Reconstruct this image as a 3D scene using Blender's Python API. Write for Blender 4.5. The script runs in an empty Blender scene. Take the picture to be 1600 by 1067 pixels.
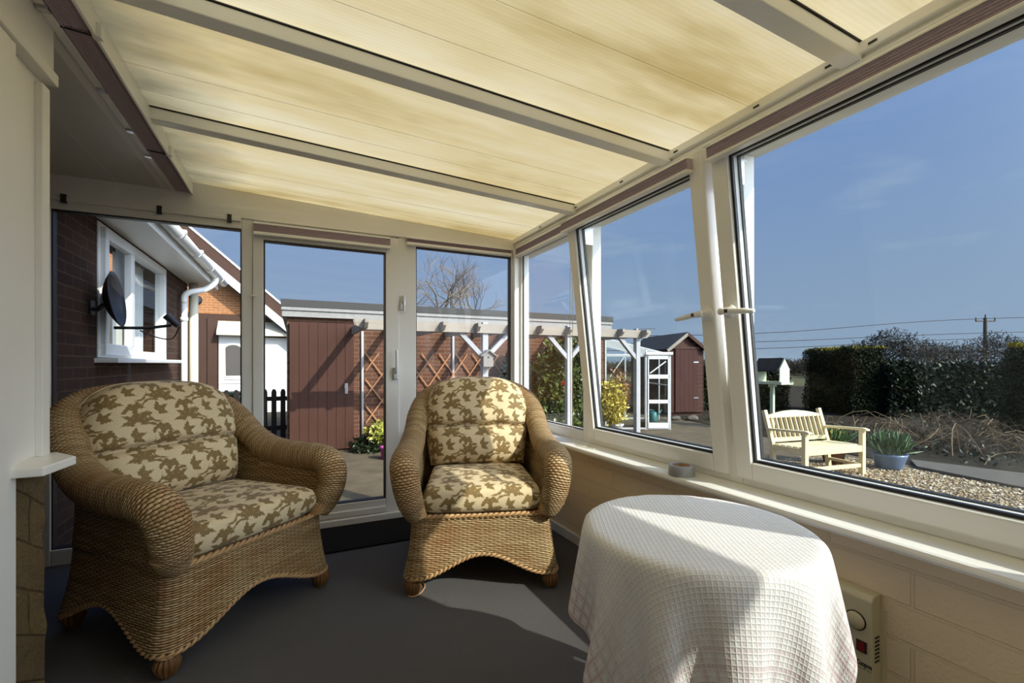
import bpy, bmesh, math, random
import numpy as np
from mathutils import Vector, Matrix
random.seed(7); RNG = np.random.default_rng(7)
PI = math.pi
SC = bpy.context.scene
COL = SC.collection

# ------------------------------------------------------------------ helpers
class MB:
    """collects shapes into one mesh"""
    def __init__(s): s.v = []; s.f = []; s.uv = []
    def add(s, verts, faces, uvs=None):
        o = len(s.v); s.v += [tuple(p) for p in verts]
        for k, f in enumerate(faces):
            s.f.append(tuple(o + i for i in f))
            s.uv.append(uvs[k] if uvs else None)
        return s
    def box(s, x0, x1, y0, y1, z0, z1):
        return s.add([(x0,y0,z0),(x1,y0,z0),(x1,y1,z0),(x0,y1,z0),(x0,y0,z1),(x1,y0,z1),(x1,y1,z1),(x0,y1,z1)],
                     [(3,2,1,0),(4,5,6,7),(0,1,5,4),(1,2,6,5),(2,3,7,6),(3,0,4,7)])
    def bar(s, a, b, w, h, up=(0,0,1)):
        """box of section w x h from point a to point b"""
        a = Vector(a); b = Vector(b); d = (b-a).normalized(); up = Vector(up)
        r = d.cross(up)
        if r.length < 1e-4: r = d.cross(Vector((1,0,0)))
        r.normalize(); u = r.cross(d).normalized()
        vs = []
        for p in (a, b):
            for sx, sz in ((-1,-1),(1,-1),(1,1),(-1,1)): vs.append(p + r*(sx*w/2) + u*(sz*h/2))
        return s.add(vs, [(0,1,2,3),(7,6,5,4),(0,4,5,1),(1,5,6,2),(2,6,7,3),(3,7,4,0)])
    def tube(s, pts, r, n=8, closed=False, cap=True, flat=1.0):
        P = [Vector(p) for p in pts]; m = len(P)
        R = r if hasattr(r, '__len__') else [r]*m
        T = []
        for i in range(m):
            if closed: t = P[(i+1) % m] - P[i-1]
            else: t = P[min(i+1, m-1)] - P[max(i-1, 0)]
            T.append(t.normalized() if t.length > 1e-9 else Vector((0,0,1)))
        nrm = T[0].orthogonal().normalized()
        if abs(T[0].z) < .9: nrm = (Vector((0,0,1)) - T[0]*T[0].z).normalized()
        L = 0; vs = []; ll = []
        for i in range(m):
            if i:
                L += (P[i]-P[i-1]).length
                nrm = nrm - T[i]*nrm.dot(T[i])
                nrm = nrm.normalized() if nrm.length > 1e-6 else T[i].orthogonal().normalized()
            b = T[i].cross(nrm)
            ll.append(L)
            for k in range(n):
                a = 2*PI*k/n
                vs.append(P[i] + nrm*(math.cos(a)*R[i]) + b*(math.sin(a)*R[i]*flat))
        fs = []; uv = []; mm = m if closed else m-1
        rr = sum(R)/m
        for i in range(mm):
            j = (i+1) % m
            l1 = ll[j] if j else L + (P[0]-P[-1]).length
            for k in range(n):
                k2 = (k+1) % n
                fs.append((i*n+k, i*n+k2, j*n+k2, j*n+k))
                u0 = 2*PI*rr*k/n; u1 = 2*PI*rr*(k+1)/n
                uv.append(((u0,ll[i]),(u1,ll[i]),(u1,l1),(u0,l1)))
        if cap and not closed:
            fs.append(tuple(range(n-1,-1,-1))); uv.append(None)
            fs.append(tuple((m-1)*n+k for k in range(n))); uv.append(None)
        return s.add(vs, fs, uv)
    def lathe(s, prof, c=(0,0,0), n=24, flute=0, amp=0):
        vs = []
        for (r, z) in prof:
            for k in range(n):
                a = 2*PI*k/n; q = r*(1+amp*math.cos(flute*a)) if flute else r
                vs.append((c[0]+q*math.cos(a), c[1]+q*math.sin(a), c[2]+z))
        fs = []
        for i in range(len(prof)-1):
            for k in range(n):
                fs.append((i*n+k, i*n+(k+1) % n, (i+1)*n+(k+1) % n, (i+1)*n+k))
        if prof[0][0] > 1e-5: fs.append(tuple(range(n-1,-1,-1)))
        if prof[-1][0] > 1e-5: fs.append(tuple((len(prof)-1)*n+k for k in range(n)))
        return s.add(vs, fs)
    def grid(s, A, UV=None, close_u=False, flip=False):
        """A[i][j] points"""
        ni, nj = len(A), len(A[0]); vs = [p for r in A for p in r]; fs = []; uv = []
        for i in range(ni-1):
            for j in range(nj if close_u else nj-1):
                j2 = (j+1) % nj
                q = [(i,j),(i,j2),(i+1,j2),(i+1,j)]
                if flip: q = q[::-1]
                fs.append(tuple(a*nj+b for a,b in q))
                if UV is not None:
                    w = []
                    for a,b in q:
                        x = UV[a][b]
                        if close_u and j2 == 0 and b == 0: x = (UV[a][nj-1][0] + (UV[a][1][0]-UV[a][0][0]), x[1])
                        w.append(tuple(x))
                    uv.append(tuple(w))
        return s.add(vs, fs, uv if UV is not None else None)
    def prism(s, poly, axis, a, b):
        """2-D polygon extruded along axis from a to b; poly in the other two axes (order x,y,z without axis)"""
        n = len(poly)
        def mk(p, t):
            q = [p[0], p[1]]; q.insert(axis, t); return tuple(q)
        vs = [mk(p, a) for p in poly] + [mk(p, b) for p in poly]
        fs = [tuple(range(n))[::-1], tuple(range(n, 2*n))] + [(i, (i+1) % n, n+(i+1) % n, n+i) for i in range(n)]
        return s.add(vs, fs)
    def build(s, name, m=None, parent=None, smooth=False, bevel=0, solid=0, subd=0, fix=True):
        me = bpy.data.meshes.new(name); me.from_pydata(s.v, [], s.f)
        if any(u is not None for u in s.uv):
            l = me.uv_layers.new(name='UVMap'); k = 0
            flat = []
            for f, u in zip(s.f, s.uv):
                for q in range(len(f)): flat += list(u[q]) if u else [0.0, 0.0]
            l.data.foreach_set('uv', flat)
        if fix:
            b = bmesh.new(); b.from_mesh(me); bmesh.ops.recalc_face_normals(b, faces=b.faces); b.to_mesh(me); b.free()
        o = bpy.data.objects.new(name, me); COL.objects.link(o)
        if m: me.materials.append(m)
        if smooth: me.polygons.foreach_set('use_smooth', [True]*len(me.polygons))
        if parent: o.parent = parent
        if solid:
            d = o.modifiers.new('s', 'SOLIDIFY'); d.thickness = solid; d.offset = 0
        if bevel:
            d = o.modifiers.new('b', 'BEVEL'); d.width = bevel; d.segments = 2; d.limit_method = 'ANGLE'
        if subd:
            d = o.modifiers.new('u', 'SUBSURF'); d.levels = d.render_levels = subd
        return o

def tag(o, label, cat, group=None, kind=None):
    o['label'] = label; o['category'] = cat
    if group: o['group'] = group
    if kind: o['kind'] = kind
    return o
def thing(name, label, cat, loc=(0,0,0), rz=0, group=None):
    o = bpy.data.objects.new(name, None); COL.objects.link(o); o.empty_display_size = .1
    o.location = loc; o.rotation_euler = (0,0,rz)
    return tag(o, label, cat, group)
def struct(o, label=None):
    o['kind'] = 'structure'
    if label: o['label'] = label
    return o
def sroot(name, label):
    o = bpy.data.objects.new(name, None); COL.objects.link(o); return struct(o, label)
def copy_tree(o, parent=None):
    c = o.copy(); COL.objects.link(c); c.parent = parent
    for ch in [x for x in COL.objects if x.parent == o]: copy_tree(ch, c)
    return c
def crom(pts, n):
    """Catmull-Rom through rows of numbers, then n samples by length of the first three"""
    P = np.array(pts, float); Q = np.vstack([2*P[0]-P[1], P, 2*P[-1]-P[-2]]); out = []
    for i in range(1, len(Q)-2):
        for t in np.linspace(0, 1, 24, endpoint=False):
            a, b, c, d = Q[i-1], Q[i], Q[i+1], Q[i+2]
            out.append(.5*((2*b)+(c-a)*t+(2*a-5*b+4*c-d)*t*t+(3*b-a-3*c+d)*t**3))
    out.append(P[-1]); return resamp(np.array(out), n)
def resamp(P, n, closed=False):
    P = np.asarray(P, float)
    if closed: P = np.vstack([P, P[:1]])
    d = np.r_[0, np.cumsum(np.linalg.norm(np.diff(P[:, :3], axis=0), axis=1))]
    t = np.linspace(0, d[-1], n + (1 if closed else 0))
    R = np.stack([np.interp(t, d, P[:, k]) for k in range(P.shape[1])], 1)
    return R[:-1] if closed else R

# ------------------------------------------------------------------ materials
class NT:
    def __init__(s, name):
        s.m = bpy.data.materials.new(name); s.m.use_nodes = True; s.t = s.m.node_tree; s.n = s.t.nodes
        s.b = s.n['Principled BSDF']; s.out = s.n['Material Output']
    def new(s, typ, **k):
        x = s.n.new(typ)
        for a, v in k.items(): setattr(x, a, v)
        return x
    def link(s, a, b): s.t.links.new(a, b)
    def inp(s, sock, v):
        if hasattr(v, 'is_linked') or hasattr(v, 'links'): s.link(v, sock)
        elif v is not None: sock.default_value = v
    def math(s, op, a, b=None, c=None, clamp=False):
        x = s.new('ShaderNodeMath', operation=op); x.use_clamp = clamp
        for i, v in enumerate((a, b, c)):
            if v is not None: s.inp(x.inputs[i], v)
        return x.outputs[0]
    def mix(s, f, a, b, blend='MIX'):
        x = s.new('ShaderNodeMix', data_type='RGBA', blend_type=blend)
        s.inp(x.inputs[0], f)
        for sock, v in ((x.inputs[6], a), (x.inputs[7], b)):
            if isinstance(v, (tuple, list)): v = tuple(v)+(1,) if len(v) == 3 else v
            s.inp(sock, v)
        return x.outputs[2]
    def ramp(s, f, stops):
        x = s.new('ShaderNodeValToRGB'); e = x.color_ramp.elements
        while len(e) < len(stops): e.new(.5)
        for k, (p, c) in enumerate(stops):
            e[k].position = p; e[k].color = (c, c, c, 1) if isinstance(c, (int, float)) else tuple(c)+(1,)
        s.inp(x.inputs[0], f); return x.outputs[0]
    def noise(s, vec, scale, detail=3, rough=.5, out=0):
        x = s.new('ShaderNodeTexNoise'); s.inp(x.inputs['Vector'], vec)
        x.inputs['Scale'].default_value = scale; x.inputs['Detail'].default_value = detail; x.inputs['Roughness'].default_value = rough
        return x.outputs[out]
    def pos(s): return s.new('ShaderNodeNewGeometry').outputs['Position']
    def tc(s, k='Object'): return s.new('ShaderNodeTexCoord').outputs[k]
    def sep(s, v):
        x = s.new('ShaderNodeSeparateXYZ'); s.inp(x.inputs[0], v); return x.outputs
    def comb(s, a=0, b=0, c=0):
        x = s.new('ShaderNodeCombineXYZ')
        for i, v in enumerate((a, b, c)): s.inp(x.inputs[i], v)
        return x.outputs[0]
    def scale(s, v, sc):
        x = s.new('ShaderNodeVectorMath', operation='MULTIPLY'); s.inp(x.inputs[0], v); x.inputs[1].default_value = sc; return x.outputs[0]
    def bump(s, h, strength=.3, dist=.01):
        x = s.new('ShaderNodeBump'); x.inputs['Strength'].default_value = strength; x.inputs['Distance'].default_value = dist
        s.inp(x.inputs['Height'], h); s.link(x.outputs[0], s.b.inputs['Normal']); return x
    def done(s, col=None, rough=.6, metal=0, spec=.5):
        if col is not None:
            if isinstance(col, (tuple, list)): col = tuple(col)+(1,)
            s.inp(s.b.inputs['Base Color'], col)
        s.inp(s.b.inputs['Roughness'], rough); s.b.inputs['Metallic'].default_value = metal
        s.b.inputs['Specular IOR Level'].default_value = spec
        return s.m
def plain(name, col, rough=.5, metal=0, vary=.08, scale=12, spec=.5, bump=0):
    t = NT(name); p = t.pos(); n = t.noise(p, scale, 4)
    c = t.mix(n, tuple(x*(1-vary) for x in col), tuple(min(1, x*(1+vary)) for x in col))
    if bump: t.bump(t.noise(p, scale*6, 3), .4, bump)
    return t.done(c, rough, metal, spec)

M = {}
M['upvc'] = plain('white_upvc', (.86,.85,.81), .32, vary=.03, scale=4)
M['paint'] = plain('cream_paint', (.78,.765,.735), .45, vary=.03, scale=5)
M['gasket'] = plain('black_gasket', (.012,.012,.014), .5)
M['steel'] = plain('steel', (.55,.55,.55), .3, 1)
M['white_plastic'] = plain('white_plastic', (.82,.82,.80), .3, vary=.02)
M['cord_white'] = plain('white_cord', (.75,.70,.55), .7)
M['black'] = plain('black_plastic', (.02,.02,.022), .45)

def glass(name, tint=(.97,.985,.98), refl=1.0):
    t = NT(name); t.n.remove(t.b)
    lw = t.new('ShaderNodeLayerWeight'); lw.inputs[0].default_value = .5
    f = t.math('POWER', lw.outputs['Facing'], 4.0)
    f = t.math('MULTIPLY_ADD', f, .30*refl, .011*refl, clamp=True)
    tr = t.new('ShaderNodeBsdfTransparent'); tr.inputs[0].default_value = tint+(1,)
    gl = t.new('ShaderNodeBsdfGlossy'); gl.inputs['Roughness'].default_value = .0
    mx = t.new('ShaderNodeMixShader'); t.link(f, mx.inputs[0]); t.link(tr.outputs[0], mx.inputs[1]); t.link(gl.outputs[0], mx.inputs[2])
    t.link(mx.outputs[0], t.out.inputs[0]); return t.m
M['glass'] = glass('window_glass')
M['ghglass'] = glass('greenhouse_glass', (.93,.95,.94), .8)

def m_poly():
    t = NT('yellowed_polycarbonate'); t.n.remove(t.b); p = t.pos(); s = t.sep(p)
    blot = t.noise(t.scale(p, (.55,2.2,1)), 1.25, 4, .6)
    base = t.ramp(blot, [(.32,(.38,.275,.105)),(.47,(.52,.41,.205)),(.66,(.585,.50,.305))])
    # colour darkens towards the house-side end of each sheet, with a noisy boundary
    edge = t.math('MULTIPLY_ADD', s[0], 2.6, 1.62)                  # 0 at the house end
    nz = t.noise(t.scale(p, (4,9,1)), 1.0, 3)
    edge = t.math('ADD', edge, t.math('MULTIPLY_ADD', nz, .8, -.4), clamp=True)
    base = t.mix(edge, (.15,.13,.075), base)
    lines = t.math('SINE', t.math('MULTIPLY', s[1], 2*PI/.016))
    lines = t.math('MULTIPLY_ADD', lines, .022, .978)
    fine = t.noise(t.scale(p, (.4,40,1)), 1.0, 2)
    base = t.mix(1.0, base, t.comb(lines, lines, lines), 'MULTIPLY')
    base = t.mix(.10, base, t.ramp(fine, [(.35,.6),(.6,1.0)]), 'MULTIPLY')
    tl = t.new('ShaderNodeBsdfTranslucent'); t.link(base, tl.inputs[0])
    df = t.new('ShaderNodeBsdfDiffuse'); t.link(base, df.inputs[0])
    mx = t.new('ShaderNodeMixShader'); mx.inputs[0].default_value = .25
    t.link(tl.outputs[0], mx.inputs[1]); t.link(df.outputs[0], mx.inputs[2]); t.link(mx.outputs[0], t.out.inputs[0])
    return t.m
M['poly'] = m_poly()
def m_clear():
    t = NT('clear_polycarbonate_skin'); t.n.remove(t.b)
    tr = t.new('ShaderNodeBsdfTransparent'); tr.inputs[0].default_value = (.93,.93,.92,1)
    t.link(tr.outputs[0], t.out.inputs[0]); return t.m
M['clear'] = m_clear()

def m_carpet():
    t = NT('charcoal_carpet'); p = t.pos()
    n = t.noise(p, 420, 2); n2 = t.noise(p, 3, 3); n3 = t.noise(p, 90, 2)
    c = t.mix(n, (.045,.043,.046), (.195,.185,.19)); c = t.mix(t.math('MULTIPLY', n3, .5), c, (.16,.152,.157))
    c = t.mix(t.math('MULTIPLY', n2, .4), c, (.07,.066,.07))
    t.bump(n, .8, .006); return t.done(c, .95, spec=.1)
M['carpet'] = m_carpet()
M['mat'] = plain('black_mat', (.013,.011,.009), .95, vary=.3, scale=200, spec=.1)

def m_brick(name, ax, c1, c2, mortar, w=.225, h=.075, ms=.012, rough=.85, dist=.006, vary=.5, off=(0,0)):
    """ax: 'x' wall facing along x (uses y,z), 'y' wall facing along y (uses x,z)"""
    t = NT(name); p = t.pos(); s = t.sep(p)
    v = t.comb(t.math('ADD', s[1] if ax == 'x' else s[0], off[0]), t.math('ADD', s[2], off[1]), 0)
    b = t.new('ShaderNodeTexBrick'); t.link(v, b.inputs['Vector'])
    b.inputs['Scale'].default_value = 1; b.inputs['Brick Width'].default_value = w; b.inputs['Row Height'].default_value = h
    b.inputs['Mortar Size'].default_value = ms/2; b.inputs['Mortar Smooth'].default_value = .15; b.inputs['Bias'].default_value = 0
    b.inputs['Color1'].default_value = c1+(1,); b.inputs['Color2'].default_value = c2+(1,); b.inputs['Mortar'].default_value = mortar+(1,)
    n = t.noise(p, 18, 4); c = t.mix(t.math('MULTIPLY', n, vary), b.outputs[0], tuple(.45*(x+y)*.8 for x, y in zip(c1, c2)))
    hgt = t.math('ADD', t.math('MULTIPLY', b.outputs['Fac'], -1), t.math('MULTIPLY', t.noise(p, 90, 4), .22))
    t.bump(hgt, .9, dist); return t.done(c, rough, spec=.2)
M['brick_in_x'] = m_brick('painted_brick_long', 'x', (.84,.70,.50), (.86,.72,.52), (.79,.66,.47), .46, .109, .012, .55, .012, .10)
M['brick_in_y'] = m_brick('painted_brick_end', 'y', (.76,.66,.48), (.78,.68,.50), (.70,.60,.43), .46, .109, .012, .55, .007, .10)
M['brick_house'] = m_brick('brown_house_brick', 'x', (.048,.026,.019), (.078,.038,.026), (.115,.082,.050), ms=.011)
M['brick_garage'] = m_brick('red_brown_garage_brick', 'y', (.100,.043,.027), (.150,.066,.041), (.22,.16,.105), ms=.012)
M['brick_orange'] = m_brick('orange_gable_brick', 'y', (.38,.145,.050), (.46,.20,.075), (.55,.45,.34), ms=.012)

def m_wood(name, a, b, ax=2, rough=.7, scale=1, dist=.002):
    t = NT(name); p = t.pos(); k = [26*scale]*3; k[ax] = 1.6*scale
    n = t.noise(t.scale(p, tuple(k)), 1.0, 5, .62); n2 = t.noise(p, 1.6, 3)
    c = t.mix(n, a, b); c = t.mix(t.math('MULTIPLY', n2, .35), c, tuple(x*.6 for x in a))
    t.bump(n, .5, dist); return t.done(c, rough, spec=.25)
M['gate'] = m_wood('red_brown_stained_boards', (.050,.020,.013), (.088,.036,.024))
M['shed'] = m_wood('red_brown_shed_cladding', (.052,.021,.015), (.110,.050,.037), 0)
M['sheddoor'] = m_wood('dark_red_shed_door', (.048,.015,.012), (.088,.031,.023))
M['brownpaint'] = m_wood('dark_brown_timber', (.055,.028,.02), (.10,.052,.036))
M['weathered'] = m_wood('weathered_pale_timber', (.26,.225,.185), (.44,.39,.33), 0, .85)
M['postwood'] = m_wood('grey_white_post', (.34,.34,.36), (.50,.50,.51), 2, .8)
M['bench'] = m_wood('cream_bench_paint', (.74,.62,.36), (.80,.69,.43), 0, .5, .6, .0006)
M['fence'] = m_wood('black_fence', (.016,.014,.013), (.032,.028,.026))
M['trellis'] = m_wood('orange_trellis', (.33,.15,.07), (.48,.25,.13), 2, .8)
M['nestbox'] = m_wood('grey_nest_box', (.20,.18,.16), (.34,.31,.28))
M['rattan_foot'] = m_wood('varnished_foot', (.12,.052,.017), (.25,.125,.045), 2, .35)
M['felt'] = plain('roof_felt', (.055,.053,.05), .9, vary=.4, scale=60, bump=.004)
M['fascia'] = plain('flaking_grey_fascia', (.27,.262,.25), .7, vary=.3, scale=25)
M['pale_green'] = plain('pale_green_paint', (.52,.58,.42), .55, vary=.05)
M['white_out'] = plain('white_outdoor', (.80,.80,.78), .35, vary=.03)
M['cream_pipe'] = plain('cream_pipe', (.70,.66,.52), .4)
M['soffit'] = plain('white_soffit', (.62,.61,.57), .4, vary=.03)
M['concrete'] = plain('patio_concrete', (.125,.100,.066), .9, vary=.45, scale=3.5, bump=.006, spec=.1)
M['slab'] = plain('grey_slab', (.115,.102,.085), .9, vary=.3, scale=9, spec=.1)
M['soil'] = plain('dark_soil', (.034,.028,.020), .95, vary=.5, scale=7, bump=.02, spec=.05)
M['field'] = plain('far_field', (.09,.085,.045), .95, vary=.3, scale=.2, spec=.05)
def m_gravel():
    t = NT('golden_gravel'); p = t.pos()
    vo = t.new('ShaderNodeTexVoronoi'); t.link(p, vo.inputs['Vector']); vo.inputs['Scale'].default_value = 34
    s = t.sep(vo.outputs['Color'])
    c = t.ramp(s[0], [(0,(.13,.085,.04)),(.45,(.36,.26,.14)),(.75,(.50,.38,.22)),(1,(.62,.54,.40))])
    c = t.mix(t.ramp(vo.outputs['Distance'], [(.30,0.0),(.75,.8)]), c, (.06,.045,.03))
    t.bump(t.math('SUBTRACT', 1, vo.outputs['Distance']), 1.0, .02); return t.done(c, .85, spec=.2)
M['gravel'] = m_gravel()
def m_island(name, cols, rough=.5, spec=.4):
    t = NT(name); g = t.new('ShaderNodeNewGeometry')
    st = [(i/(len(cols)-1), c) for i, c in enumerate(cols)]
    return t.done(t.ramp(g.outputs['Random Per Island'], st), rough, spec=spec)
M['pebble'] = m_island('pebble_stone', [(.16,.10,.05),(.40,.29,.16),(.55,.43,.26),(.68,.60,.46)], .8, .2)
M['conifer'] = m_island('conifer_leaf', [(.010,.014,.006),(.022,.030,.010),(.034,.044,.014)], .7, .2)
M['conifer_tip'] = m_island('gold_conifer_tip', [(.16,.14,.012),(.34,.27,.02)], .7, .2)
M['laurel'] = m_island('laurel_leaf', [(.005,.009,.004),(.012,.022,.008),(.024,.042,.016)], .5, .3)
M['camellia'] = m_island('camellia_leaf', [(.022,.042,.010),(.075,.11,.022),(.17,.19,.045)], .33, .45)
M['yellow_leaf'] = m_island('yellow_green_leaf', [(.20,.22,.03),(.38,.37,.06),(.48,.46,.14)], .45)
M['gold_leaf'] = m_island('golden_leaf', [(.25,.22,.03),(.48,.38,.06),(.58,.48,.10)], .45)
M['red_leaf'] = m_island('red_tinted_leaf', [(.16,.03,.015),(.28,.12,.04),(.24,.22,.05)], .45)
M['daff_leaf'] = m_island('daffodil_leaf', [(.06,.12,.05),(.12,.20,.09),(.20,.28,.15)], .5)
M['dark_leaf'] = m_island('ivy_leaf', [(.012,.02,.008),(.03,.045,.015)], .45)
M['dry'] = m_island('dry_stem', [(.055,.036,.022),(.13,.09,.052),(.27,.20,.12)], .85, .1)
M['bark'] = plain('grey_bark', (.15,.12,.085), .9, vary=.3, scale=20)
M['twig'] = plain('brown_twig', (.20,.15,.10), .9, vary=.3, scale=20)
M['treeline'] = m_island('winter_wood', [(.045,.040,.036),(.075,.066,.056),(.105,.090,.072)], .9, .05)
M['red_flower'] = plain('red_flower', (.55,.02,.02), .5)
M['yellow_flower'] = plain('yellow_flower', (.75,.42,.02), .5)
M['blue_glaze'] = plain('blue_glaze', (.10,.15,.25), .3, vary=.15)
M['terracotta'] = plain('brown_pot', (.22,.11,.06), .7)
M['magenta'] = plain('magenta_pot', (.36,.05,.24), .4)
M['white_pot'] = plain('white_pot', (.70,.68,.64), .5)
M['teal'] = plain('teal_plastic', (.03,.16,.18), .4)
M['alu'] = plain('greenhouse_aluminium', (.68,.68,.68), .45, .35)
M['dish'] = plain('dark_dish', (.028,.028,.034), .4)
M['pole'] = plain('wood_pole', (.09,.075,.06), .9)
M['wire'] = plain('dark_wire', (.04,.04,.045), .7)
M['curtain'] = plain('net_curtain', (.70,.71,.72), .8)
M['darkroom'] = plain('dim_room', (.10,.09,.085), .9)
M['heater'] = plain('cream_heater', (.62,.57,.40), .45, vary=.02)
M['rubber'] = plain('dark_rubber', (.03,.028,.026), .6)
M['silver_tape'] = plain('silver_tape', (.40,.41,.42), .45, .3)
M['cardboard'] = plain('cardboard', (.36,.22,.12), .8)
def m_dial():
    t = NT('red_switch'); return t.done((.22,.015,.02), .25)
M['redswitch'] = m_dial()
def m_pleat():
    t = NT('mauve_brown_pleat'); p = t.pos(); n = t.noise(p, 260, 2)
    c = t.mix(n, (.37,.295,.34), (.60,.50,.56)); t.bump(n, .4, .001); return t.done(c, .75, spec=.2)
M['pleat'] = m_pleat()
def m_stone():
    t = NT('yellow_sandstone'); p = t.pos(); s = t.sep(p)
    v = t.comb(t.math('ADD', s[1], t.math('MULTIPLY', s[0], .6)), t.math('ADD', s[2], t.math('MULTIPLY', s[1], .55)), 0)
    b = t.new('ShaderNodeTexBrick'); t.link(v, b.inputs['Vector']); b.inputs['Scale'].default_value = 1
    b.inputs['Brick Width'].default_value = .31; b.inputs['Row Height'].default_value = .135; b.inputs['Mortar Size'].default_value = .004
    b.inputs['Color1'].default_value = (.22,.15,.068,1); b.inputs['Color2'].default_value = (.165,.118,.062,1); b.inputs['Mortar'].default_value = (.05,.033,.016,1)
    n = t.noise(p, 26, 6, .65); c = t.mix(t.math('MULTIPLY', n, .55), b.outputs[0], (.20,.13,.06))
    t.bump(t.math('ADD', t.math('MULTIPLY', b.outputs['Fac'], -.8), t.math('MULTIPLY', n, 1.6)), 1.0, .03)
    return t.done(c, .9, spec=.15)
M['stone'] = m_stone()

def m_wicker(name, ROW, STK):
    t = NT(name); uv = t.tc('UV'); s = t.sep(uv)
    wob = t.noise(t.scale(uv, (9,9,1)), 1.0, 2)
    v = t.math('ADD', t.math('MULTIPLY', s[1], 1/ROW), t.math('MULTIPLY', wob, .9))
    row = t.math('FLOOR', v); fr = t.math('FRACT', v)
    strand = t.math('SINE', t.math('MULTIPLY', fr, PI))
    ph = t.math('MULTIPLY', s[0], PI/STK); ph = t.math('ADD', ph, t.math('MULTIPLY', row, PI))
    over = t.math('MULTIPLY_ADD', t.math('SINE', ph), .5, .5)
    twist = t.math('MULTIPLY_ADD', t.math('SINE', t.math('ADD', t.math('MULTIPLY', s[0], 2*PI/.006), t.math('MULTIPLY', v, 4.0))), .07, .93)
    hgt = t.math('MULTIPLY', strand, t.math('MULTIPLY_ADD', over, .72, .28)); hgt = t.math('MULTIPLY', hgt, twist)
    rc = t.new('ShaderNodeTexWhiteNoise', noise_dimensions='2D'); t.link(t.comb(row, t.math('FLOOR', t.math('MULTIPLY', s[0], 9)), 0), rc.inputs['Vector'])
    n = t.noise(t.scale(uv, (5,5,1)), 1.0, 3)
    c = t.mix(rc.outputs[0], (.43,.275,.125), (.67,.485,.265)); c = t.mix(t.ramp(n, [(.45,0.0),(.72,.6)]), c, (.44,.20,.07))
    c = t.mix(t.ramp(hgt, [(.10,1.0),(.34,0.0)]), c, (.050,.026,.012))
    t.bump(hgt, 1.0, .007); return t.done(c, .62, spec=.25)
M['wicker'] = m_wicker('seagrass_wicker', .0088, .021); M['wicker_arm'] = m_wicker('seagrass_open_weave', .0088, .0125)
def m_braid():
    t = NT('cane_braid'); uv = t.tc('UV'); n = t.noise(t.scale(uv, (30,14,1)), 1.0, 3)
    return t.done(t.mix(n, (.36,.19,.08), (.62,.40,.19)), .45)
M['braid'] = m_braid()

def leaf_group():
    g = bpy.data.node_groups.new('leaf_mask', 'ShaderNodeTree')
    for nm, ty in (('P','NodeSocketVector'),('cx','NodeSocketFloat'),('cy','NodeSocketFloat'),('ca','NodeSocketFloat'),('sa','NodeSocketFloat'),('len','NodeSocketFloat'),('wid','NodeSocketFloat'),('bend','NodeSocketFloat')):
        g.interface.new_socket(nm, in_out='INPUT', socket_type=ty)
    g.interface.new_socket('mask', in_out='OUTPUT', socket_type='NodeSocketFloat')
    gi = g.nodes.new('NodeGroupInput'); go = g.nodes.new('NodeGroupOutput'); I = gi.outputs
    def m(op, a, b=None, c=None):
        x = g.nodes.new('ShaderNodeMath'); x.operation = op
        for i, v in enumerate((a, b, c)):
            if v is None: continue
            if isinstance(v, (int, float)): x.inputs[i].default_value = v
            else: g.links.new(v, x.inputs[i])
        return x.outputs[0]
    sp = g.nodes.new('ShaderNodeSeparateXYZ'); g.links.new(I['P'], sp.inputs[0])
    def wrap(a, c):  # distance to centre on a unit torus
        return m('SUBTRACT', m('FRACT', m('ADD', m('SUBTRACT', a, c), .5)), .5)
    dx = wrap(sp.outputs[0], I['cx']); dy = wrap(sp.outputs[1], I['cy'])
    x = m('ADD', m('MULTIPLY', dx, I['ca']), m('MULTIPLY', dy, I['sa'])); y = m('SUBTRACT', m('MULTIPLY', dy, I['ca']), m('MULTIPLY', dx, I['sa']))
    x = m('DIVIDE', x, I['len']); xc = m('MINIMUM', m('MAXIMUM', x, 0.0), 1.0)
    y = m('SUBTRACT', y, m('MULTIPLY', m('MULTIPLY', xc, m('SUBTRACT', 1.0, xc)), I['bend']))
    ay = m('ABSOLUTE', y)
    lob = m('ABSOLUTE', m('SINE', m('ADD', m('MULTIPLY', xc, 12.0), m('DIVIDE', m('MULTIPLY', ay, -1.5), I['wid']))))
    w = m('MULTIPLY', m('SINE', m('MULTIPLY', m('POWER', xc, .7), PI)), m('MULTIPLY_ADD', lob, .38, .62))
    d = m('SUBTRACT', m('SUBTRACT', m('MULTIPLY', w, I['wid']), ay), .006)
    g.links.new(m('MULTIPLY', d, 55.0), go.inputs[0]); return g
LEAF = leaf_group()
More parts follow.
